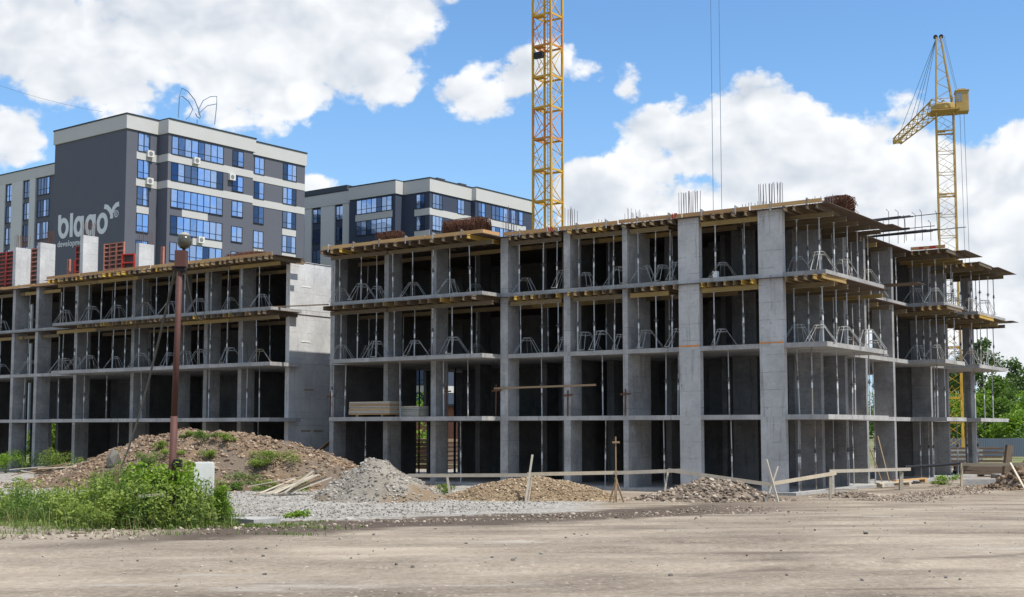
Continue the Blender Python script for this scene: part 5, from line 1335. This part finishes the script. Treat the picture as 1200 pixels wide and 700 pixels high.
MB().tube([zt_ + Vector((-.12, -.02, -.05)), zt_ + Vector((.14, -.02, -.09))], .06, 8).build('cable_clamp', M['black'], pole)
def sag(a, b, s, n=14): return [a.lerp(b, t) + Vector((0, 0, -s*4*t*(1-t))) for t in np.linspace(0, 1, n)]
e = gpt(131, 520, 58); e.z = heap_z(0, e.x, e.y)
c_ = MB().tube(sag(pb + zt_ + Vector((-.1, 0, -.08)), e, .9, 20), .03, 6); tag(c_.build('slack_cable', M['black']), 'thick dark cable sagging from the pole top down to the long heap', 'cable')
c_ = MB().tube(sag(pb + zt_ + Vector((.12, 0, -.08)), L(-34.2, -1.6, S3 + .1), .8, 18), .018, 5); tag(c_.build('slack_cable', M['black']), 'thin dark cable sagging from the pole top to the right onto the farther frame', 'cable')

# white limewashed concrete post in the weeds and a flat slab
wb = thing('concrete_marker', 'white limewashed concrete block standing at the right end of the weeds', 'block', gpt(238.5, 600, 29.0), .15)
m = MB().box(-.215, .215, -.14, .14, -.2, 1.36); m.box(-.205, .19, -.13, .13, 1.36, 1.385); m.build('shaft', M['white_block'], wb)
fs_ = thing('concrete_slab', 'flat pale concrete slab lying in the grass right of the white block', 'slab', gpt(294, 605, 28.6), -.5)
m = MB(); m.prism([(-.55, -.22), (.42, -.40), (.60, .3), (-.35, .42)], -.03, .16); m.build('shaft', M['concrete_slab'], fs_)
m = MB().bar((-.22, 0, 0), (.26, .05, .02), .2, .06); o = m.build('plank', M['board_grey']); p = at(176, 581.5, 26.0); o.location = p; tag(o, 'short pale board lying on top of the weeds', 'plank')
m = MB().bar((0, 0, -.6), (.02, 0, .75), .09, .09); o = m.build('short_post', M['board_brown']); p = gpt(136.5, 560, 28.5); o.location = p + Vector((0, 0, .6)); tag(o, 'short brown wooden post in the weeds left of the pole', 'post')

# ------------------------------------------------------------------ far right: sheet fence and yard clutter
fe = thing('sheet_fence', 'blue-grey corrugated sheet fence beyond the yard at the far right', 'fence', at(1105, 530, 118) * 1)
fe.location.z = 0
for i in range(13):
    m = MB(); 
    for j in range(12): m.box(2.0*i + .165*j, 2.0*i + .165*j + .11, -.02, .03, .15, 1.85 + .02*(i % 2)); m.box(2.0*i + .165*j + .11, 2.0*i + .165*(j+1), .0, .05, .15, 1.85 + .02*(i % 2))
    m.build('sheet_panel', M['fence_blue'], fe); MB().box(2.0*i - .04, 2.0*i + .04, .06, .14, -.2, 1.8).build('post', M['black'], fe)
tp = thing('timber_pile', 'pile of dark squared timbers in the yard at the far right', 'timber pile', gpt(1172, 560, 74), -.1)
for i in range(5):
    z = .12 + .26*(i // 3); MB().box(-2.5 + random.uniform(-.3,.3), 2.6 + random.uniform(-.3,.3), -.6 + .42*(i % 3), -.25 + .42*(i % 3), z, z + .22).build('timber', M['old_timber'], tp)
tp = thing('timber_pile', 'low stack of brown boards seen under the pale crane', 'timber pile', gpt(1120, 560, 90), 0)
for i in range(5): MB().box(-3.2 + random.uniform(-.4,.4), 3.4 + random.uniform(-.4,.4), -.6, .5, .1 + .3*i, .1 + .3*i + .14).build('board', M['old_timber'], tp)
for k, (px, Y, w, h, lab) in enumerate(((1186, 64, 1.1, .5, 'grey concrete block in the yard behind the leaning dark post'), (1160, 62.5, 1.6, .32, 'flat grey concrete slab before the farthest balcony'), (1196, 66, .9, .8, 'concrete block partly white at the right edge of the yard'))):
    b = thing('concrete_block', lab, 'block', gpt(px, 560, Y), random.uniform(-.5, .5)); MB().prism([(-w, -.5), (w*.9, -.55), (w, .4), (-w*.8, .5)], -.1, h).build('shaft', M['concrete_slab'], b)
for k, (u, v, l) in enumerate(((-36, 16, 3.0), (-34, 19, 3.4))):
    tp = thing('timber_pile', ('stack of brown timber seen through the open ground storey, nearer the left pillar', 'taller stack of brown timber seen through the open ground storey')[k], 'timber pile', L(u, v, 0), -TH)
    for i in range(7): MB().box(-l/2, l/2, -.8, .8, .05 + .3*i, .05 + .3*i + .2).build('board', M['old_timber'], tp)

# ------------------------------------------------------------------ plants
def leaf_mesh(name, P, size, mats_tone, mat, parent=None, elong=1.9, upright=0.35):
    """n leaf-shaped quads (kinked rhombs) at P"""
    n = len(P); rot = rand_rot(n); s = np.asarray(size)[:, None]
    base = np.array([(-.5, 0, 0), (0, -.5/elong, .06), (.5, 0, -.05), (0, .5/elong, .06)])
    v = np.einsum('nij,kj->nki', rot, base) * s[:, :, None]
    v[:, :, 2] *= (1 - upright * .5)
    v += np.asarray(P)[:, None, :]
    f = np.arange(n*4).reshape(n, 4)
    me = bpy.data.meshes.new(name); me.from_pydata(v.reshape(-1, 3).tolist(), [], f.tolist()); me.materials.append(mat)
    tone_attr(me, mats_tone); me.update()
    o = bpy.data.objects.new(name, me); COL.objects.link(o)
    if parent is not None: o.parent = parent
    return o
def blades(name, P, h, lean, mat, tones, w=.012):
    """grass blades: thin bent triangles"""
    n = len(P); P = np.asarray(P); a = RNG.uniform(0, 2*np.pi, n); d = np.stack([np.cos(a), np.sin(a), 0*a], -1); s = np.stack([-np.sin(a), np.cos(a), 0*a], -1)
    h = np.asarray(h)[:, None]; l = np.asarray(lean)[:, None]; up = np.array([[0, 0, 1.0]])
    v = np.stack([P - s*w, P + s*w, P + s*w*.7 + up*h*.6 + d*h*l*.35, P - s*w*.7 + up*h*.6 + d*h*l*.35, P + up*h*(1 - .3*l) + d*h*l], 1)
    i = np.arange(n)[:, None]*5; f4 = (i + np.array([[0, 1, 2, 3]])).tolist(); f3 = (i + np.array([[3, 2, 4]])).tolist()
    me = bpy.data.meshes.new(name); me.from_pydata(v.reshape(-1, 3).tolist(), [], f4 + f3); me.materials.append(mat)
    tone_attr(me, np.concatenate([tones, tones])); me.update()
    o = bpy.data.objects.new(name, me); COL.objects.link(o); return o
# weed belt: height by position (photo columns at depth 24-33)
def weed_h(x, y):
    px = 600 + F_PX * x / y
    top = np.interp(px, [-40, 0, 40, 75, 100, 120, 150, 185, 225, 250, 268, 276], [567, 566, 562, 560, 567, 550, 549, 545, 552, 566, 590, 612])
    return top, px
stalks = []; LP = []; LT = []; LS = []; LP2 = []; LT2 = []; LS2 = []
n = 3400
Y = RNG.uniform(24.6, 33.5, n); X = RNG.uniform(-15.5, -5.3, n)
top, px = weed_h(X, Y)
frontY = np.interp(px, [-40, 0, 60, 90, 130, 180, 240, 270], [30.6, 30.2, 29.4, 26.0, 26.6, 25.8, 26.2, 27.0]) + 4.5*fbm(X*1.0, Y*.3)
k = (px < 274) & (px > -60) & (Y > frontY) & (fbm(X*0.9, Y*0.9, 3) > np.where(px < 125, -.12, -.16))
X, Y, top = X[k], Y[k], top[k]
for x, y, tp_ in zip(X, Y, top):
    g0 = float(gz(x, y)); zmax = ZC + (HZ - tp_) / F_PX * y
    h = max(.18, (zmax - g0)) * random.uniform(.38, 1.0) * (.90 + .9*float(fbm(np.array([x*1.3]), np.array([y*1.3]), 3)[0])) * (1.0 if random.random() < .9 else 1.22)
    h = min(h, 1.75); lx, ly = random.uniform(-.14, .14)*h, random.uniform(-.14, .14)*h
    stalks.append((x, y, g0, h, lx, ly))
    nl = int(10 + 26*h); tone = random.random()
    two = float(fbm(np.array([x*0.8 + 40]), np.array([y*0.8]), 3)[0]) > .04
    A_, B_, C_ = (LP2, LT2, LS2) if two else (LP, LT, LS)
    for i in range(nl):
        t = (random.random() ** .9); r = .05 + .15*(1 - .8*t)*h**.5
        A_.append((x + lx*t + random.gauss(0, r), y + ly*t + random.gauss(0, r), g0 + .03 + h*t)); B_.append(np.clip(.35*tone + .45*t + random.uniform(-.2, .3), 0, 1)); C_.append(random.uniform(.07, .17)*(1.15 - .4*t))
m = MB()
for (x, y, g0, h, lx, ly) in stalks:
    m.tube([(x, y, g0 - .02), (x + lx*.4, y + ly*.4, g0 + h*.55), (x + lx, y + ly, g0 + h)], .006, 3, r2=.003)
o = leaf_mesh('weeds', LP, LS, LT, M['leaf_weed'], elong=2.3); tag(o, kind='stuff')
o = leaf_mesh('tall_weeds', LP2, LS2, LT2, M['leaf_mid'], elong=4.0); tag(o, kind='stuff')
o = m.build('weed_stems', M['stem']); tag(o, kind='stuff')
# the broad-leaved shrub beside the pole
def shrub(name, label, c, rx, ry, h, n, mat, ls=(.07, .17), group=None, cat='shrub', lobes=9, seed=1, elong=1.7):
    rr = random.Random(seed)
    root = thing(name, label, cat, c, 0, group); sm = MB(); lobe = []
    for i in range(lobes):
        a = rr.uniform(0, 6.28); q = rr.random() ** .6; lobe.append((rx*.75*q*math.cos(a), ry*.75*q*math.sin(a), h*rr.uniform(.35, .86), rr.uniform(.28, .5)))
    P = []; T_ = []; Sz = []
    for i in range(n):
        lx, ly, lz, lr = rr.choice(lobe); d = np.array([rr.gauss(0, 1), rr.gauss(0, 1), rr.gauss(0, 1)]); d /= np.linalg.norm(d) + 1e-6; q = rr.random() ** .45
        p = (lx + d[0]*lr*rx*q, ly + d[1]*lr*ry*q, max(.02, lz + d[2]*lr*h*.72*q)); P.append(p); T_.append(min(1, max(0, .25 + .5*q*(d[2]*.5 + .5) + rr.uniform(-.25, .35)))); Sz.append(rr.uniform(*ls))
    for lx, ly, lz, lr in lobe: sm.tube([(0 + rr.uniform(-.05,.05), 0, -.05), (lx*.5, ly*.5, lz*.55), (lx, ly, lz)], .016*h, 5, r2=.006*h)
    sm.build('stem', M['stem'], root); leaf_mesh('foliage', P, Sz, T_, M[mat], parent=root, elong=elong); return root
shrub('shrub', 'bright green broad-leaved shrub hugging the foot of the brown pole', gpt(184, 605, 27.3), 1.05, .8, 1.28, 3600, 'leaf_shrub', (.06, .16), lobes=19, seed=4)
shrub('shrub', 'low dark leafy shrub in front of the pole at the road side of the weeds', gpt(150, 612, 26.0), .9, .5, .85, 2600, 'leaf_weed', (.05, .11), lobes=9, seed=8)
shrub('shrub', 'small round tuft sticking out of the weeds towards the road', gpt(108, 624, 25.0), .42, .35, .55, 1100, 'leaf_weed', (.04, .09), lobes=6, seed=12, elong=3.2)
shrub('shrub', 'tall thin pale green plants at the right end of the weeds below the white block', gpt(256, 610, 27.4), .42, .4, .95, 1300, 'leaf_shrub', (.04, .1), lobes=7, seed=15, elong=3.0)
# tufts on and by the heaps
HB = [(175, 528, 58.5, .5, .7), (188, 518, 60, .35, .5), (219, 507, 61, .28, .35), (243, 511, 60.0, .55, .6), (246, 517, 59, .4, .45), (266, 512, 60, .4, .5), (289, 536, 57.5, .8, .6), (300, 523, 58.5, .55, .6), (325, 518, 59.0, 1.0, .8), (318, 551, 56.5, .7, .35), (352, 531, 57.5, .4, .6), (338, 549, 56.3, .6, .3), (276, 541, 57, .4, .45), (203, 524, 59, .5, .4), (310, 540, 57, .5, .5)]
names = ['left slope', 'left shoulder below the crest', 'crest right of the pole', 'crest in the middle', 'upper middle slope', 'crest left of the big bush', 'middle slope, wide', 'upper slope beside the big bush', 'top right, the biggest bush', 'lower right slope above the laths', 'right shoulder against bare soil', 'lower right slope, flat', 'lower middle slope', 'slope just right of the pole', 'middle right slope']
for i, ((px, py, Y, rad, h), nm) in enumerate(zip(HB, names)):
    p = at(px, py, Y); z = heap_z(0, p.x, p.y)
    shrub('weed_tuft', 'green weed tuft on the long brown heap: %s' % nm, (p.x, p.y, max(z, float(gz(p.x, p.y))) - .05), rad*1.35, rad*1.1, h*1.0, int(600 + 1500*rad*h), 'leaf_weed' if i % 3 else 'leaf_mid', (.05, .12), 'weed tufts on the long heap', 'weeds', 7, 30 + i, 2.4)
for i, (px, py, Y, rad, h, lab) in enumerate(((343, 598, 33.0, .5, .22, 'small flat leafy plant on the gravel right of the flat slab'), (520, 575, 53.5, .5, .45, 'green tuft between the grey rubble heap and the barrier post'), (1113, 570, 62.5, .9, .5, 'thin green weeds by the post of the pale board rail'), (1098, 575, 61.0, .5, .3, 'low weeds left of the pale rail post'), (25, 540, 80.0, 1.5, 1.3, 'tall weeds at the far left foot of the farther frame'), (62, 532, 76, 1.2, 1.6, 'leafy sapling at the foot of the farther frame above the old planks'), (8, 545, 79, 1.3, 1.2, 'bright weeds at the left edge of the picture below the farther frame'), (86, 535, 75, .8, 1.2, 'weeds right of the sapling at the foot of the farther frame'), (445, 556, 53.0, .5, .4, 'small tuft on the back of the grey rubble heap'))):
    g_ = gpt(px, py, Y); shrub('weed_tuft', lab, g_, rad, rad*.8, h, int(400 + 700*rad*h), 'leaf_weed' if i % 2 else 'leaf_lime', (.05, .13), None, 'weeds', 8, 70 + i, 2.3)
# grass at the edge of the weeds and round the slab
n = 30000
Y = RNG.uniform(23.8, 33, n); X = RNG.uniform(-15, -4.2, n); px = 600 + F_PX*X/Y
fy = np.interp(px, [-60, 0, 80, 140, 200, 260, 300, 360, 400], [28.0, 27.6, 25.6, 24.9, 25.2, 25.6, 26.3, 27.6, 31]) + 1.2*fbm(X*.8, Y*.3)
by = np.interp(px, [-60, 200, 262, 300, 360, 400], [34, 34, 33, 29.2, 29.2, 31])
dens = fbm(X*1.2, Y*1.2, 3)
k = (Y > fy) & (Y < by) & (px < 392) & (dens > RNG.uniform(-.25, .22, n)) & ((px < 280) | (dens > .0))
X, Y = X[k], Y[k]; hh = RNG.uniform(.04, .15, len(X)) * np.where(600 + F_PX*X/Y > 280, .55, 1.0)
o = blades('grass', np.stack([X, Y, gz(X, Y)], -1), hh, RNG.uniform(.2, .9, len(X)), M['grass'], RNG.random(len(X)), .009); tag(o, kind='stuff')
# tall seeding grass stalks among the weeds
n = 420; Y = RNG.uniform(25.5, 29, n); X = RNG.uniform(-10.3, -5.9, n)
o = blades('tall_grass', np.stack([X, Y, gz(X, Y)], -1), RNG.uniform(.25, .8, n), RNG.uniform(.4, .9, n), M['grass'], RNG.random(n), .005); tag(o, kind='stuff')

n = 700; Y = RNG.uniform(24.6, 30.5, n); X = RNG.uniform(-14, -5.4, n); px = 600 + F_PX*X/Y
k = (px > -40) & (px < 285) & (fbm(X*1.4, Y*1.4, 3) > 0.0); X, Y = X[k], Y[k]
o = blades('dry_stalks', np.stack([X, Y, gz(X, Y)], -1), RNG.uniform(.15, .6, len(X)), RNG.uniform(.3, .95, len(X)), M['straw'], RNG.random(len(X)), .005); tag(o, kind='stuff')
n = 5000; Y = RNG.uniform(23.0, 27.5, n); X = RNG.uniform(-13, -3.0, n)
k = (fbm(X*1.1, Y*1.1, 4) > RNG.uniform(.02, .22, n)); X, Y = X[k], Y[k]
o = blades('sparse_grass', np.stack([X, Y, gz(X, Y)], -1), RNG.uniform(.03, .12, len(X)), RNG.uniform(.3, .9, len(X)), M['grass'], RNG.random(len(X)), .008); tag(o, kind='stuff')

# ------------------------------------------------------------------ trees
def tree(name, label, c, h, rad, n, mat, leaf=.35, trunk=.35, seed=0, group=None, low=.25, shape='round'):
    rr = random.Random(seed); root = thing(name, label, 'tree', c, 0, group)
    t = MB(); t.tube([(0, 0, -.3), (rr.uniform(-.2,.2), 0, h*.4), (rr.uniform(-.3,.3), 0, h*.85)], trunk*.5, 8, r2=trunk*.12)
    lobes = []
    for i in range(24):
        f = low + (1 - low) * (i + .5) / 24; a = rr.uniform(0, 6.28)
        w = rad * (math.sin(math.pi*min(1, max(.06, (f - low*.6)/(1.03 - low*.6)))) ** .6 if shape == 'round' else (1.05 - f) ** .6 * .9)
        q = rr.uniform(.25, .85); lobes.append((w*q*math.cos(a), w*q*math.sin(a), h*f, rad*rr.uniform(.24, .42)))
        t.tube([(0, 0, h*f*.72), (w*q*.5*math.cos(a), w*q*.5*math.sin(a), h*f*.9), (w*q*math.cos(a), w*q*math.sin(a), h*f)], trunk*.14, 5, r2=trunk*.04)
    t.build('trunk', M['bark'], root)
    P = []; T_ = []; Sz = []
    for i in range(n):
        lx, ly, lz, lr = rr.choice(lobes); d = np.array([rr.gauss(0, 1), rr.gauss(0, 1), rr.gauss(0, .8)]); d /= np.linalg.norm(d) + 1e-6; q = rr.random() ** .4 * (1.0 if rr.random() < .9 else 1.25)
        P.append((lx + d[0]*lr*q, ly + d[1]*lr*q, lz + d[2]*lr*q)); T_.append(min(1, max(0, .45 + rr.uniform(-.4, .45)))); Sz.append(leaf*rr.uniform(.6, 1.35))
    leaf_mesh('crown', P, Sz, T_, M[mat], parent=root, elong=1.5); return root
def T_at(px, top, Y): p = at(px, top, Y); return (p.x, p.y, 0), p.z
TREES = [(1150, 402, 165, 3.6, 'leaf_dark', 'tall dark tree seen between the props of the farthest balcony', 6500, .4), (1184, 424, 170, 2.8, 'leaf_dark', 'slender dark tree standing free at the right edge of the picture', 4200, .36), (1128, 418, 172, 3.2, 'leaf_dark', 'dark tree behind the mast of the pale crane', 4500, .4),
         (1207, 440, 160, 3.4, 'leaf_dark', 'dark tree cut by the right edge of the picture', 4500, .4), (1166, 446, 150, 3.2, 'leaf_mid', 'mid green round tree below the tall dark one', 5000, .36), (1100, 440, 180, 4.0, 'leaf_mid', 'mid green tree half hidden behind the right end of the frame', 4500, .4)]
for i, (px, top, Y, rad, mt, lab, n, ls) in enumerate(TREES):
    c, h = T_at(px, top, Y); tree('tree', lab, c, h, rad, n, mt, ls, .45, 100 + i, 'trees beyond the yard', .2)
BUSH = [(1146, 462, 140, 3.2, 'leaf_lime', 'bright lime green bush behind the farthest balcony'), (1172, 470, 138, 3.4, 'leaf_mid', 'broad green bush on the bank left of the picture edge'), (1198, 466, 142, 3.5, 'leaf_lime', 'light green bush at the right edge above the sheet fence'), (1118, 468, 145, 3.4, 'leaf_lime', 'lime green bush showing beside the pale crane mast'), (1186, 488, 132, 2.6, 'leaf_lime', 'low light bush at the top of the sandy bank'), (1136, 492, 134, 2.0, 'leaf_mid', 'low green bush left of the sandy bank'),
        (1085, 470, 150, 4.0, 'leaf_mid', 'green bush visible in gaps between the fins of the side'), (1040, 466, 155, 4.5, 'leaf_mid', 'green bush visible through the slit between two side fins'), (1210, 500, 128, 2.4, 'leaf_mid', 'small bush cut by the right edge of the picture')]
for i, (px, top, Y, rad, mt, lab) in enumerate(BUSH):
    c, h = T_at(px, top, Y); tree('bush', lab, c, h, rad, 3600, mt, .34, .25, 200 + i, 'bushes beyond the yard', .05)
bk = at(1165, 505, 146); 
b, _ = heap('earth_bank', 'sandy earth bank under the bushes behind the sheet fence', (bk.x, 146), (13, 4), 4.0, M['earth_bank'], M['stone_tan'], 500, .25, power=1.3, seed=6.6, rough=.25)
for i, (u, v, h, rad) in enumerate(((-39, 22, 5, 2.6), (-45, 20, 4, 2.4), (-63.5, 9.5, 3.6, 2.2), (-66.5, 11, 3.4, 2.2), (-33, 27, 4.5, 2.6))):
    tree('bush', ('lime bush seen through the ground storey beside the timber', 'lime bush seen through the ground storey farther left', 'green bush behind the ground storey of the farther frame', 'second green bush behind the ground storey of the farther frame', 'lime bush seen through the ground storey behind the timber')[i], L(u, v, 0), h, rad, 2600, 'leaf_lime' if i != 3 else 'leaf_mid', .3, .2, 300 + i, 'bushes seen through the frames', .05)
# a far wood along the horizon
P = []; Tn = []
for i in range(16000):
    a = random.uniform(-1.3, 1.3); d = random.uniform(330, 380); h = 6 + 9*vnoise(a*22, 1.0) + 4*vnoise(a*70, 3.0)
    P.append((d*math.sin(a), d*math.cos(a), h*random.random()**.7)); Tn.append(random.random())
o = leaf_mesh('far_wood', P, RNG.uniform(1.6, 3.2, len(P)), Tn, M['leaf_dark'], elong=1.2); tag(o, kind='stuff')
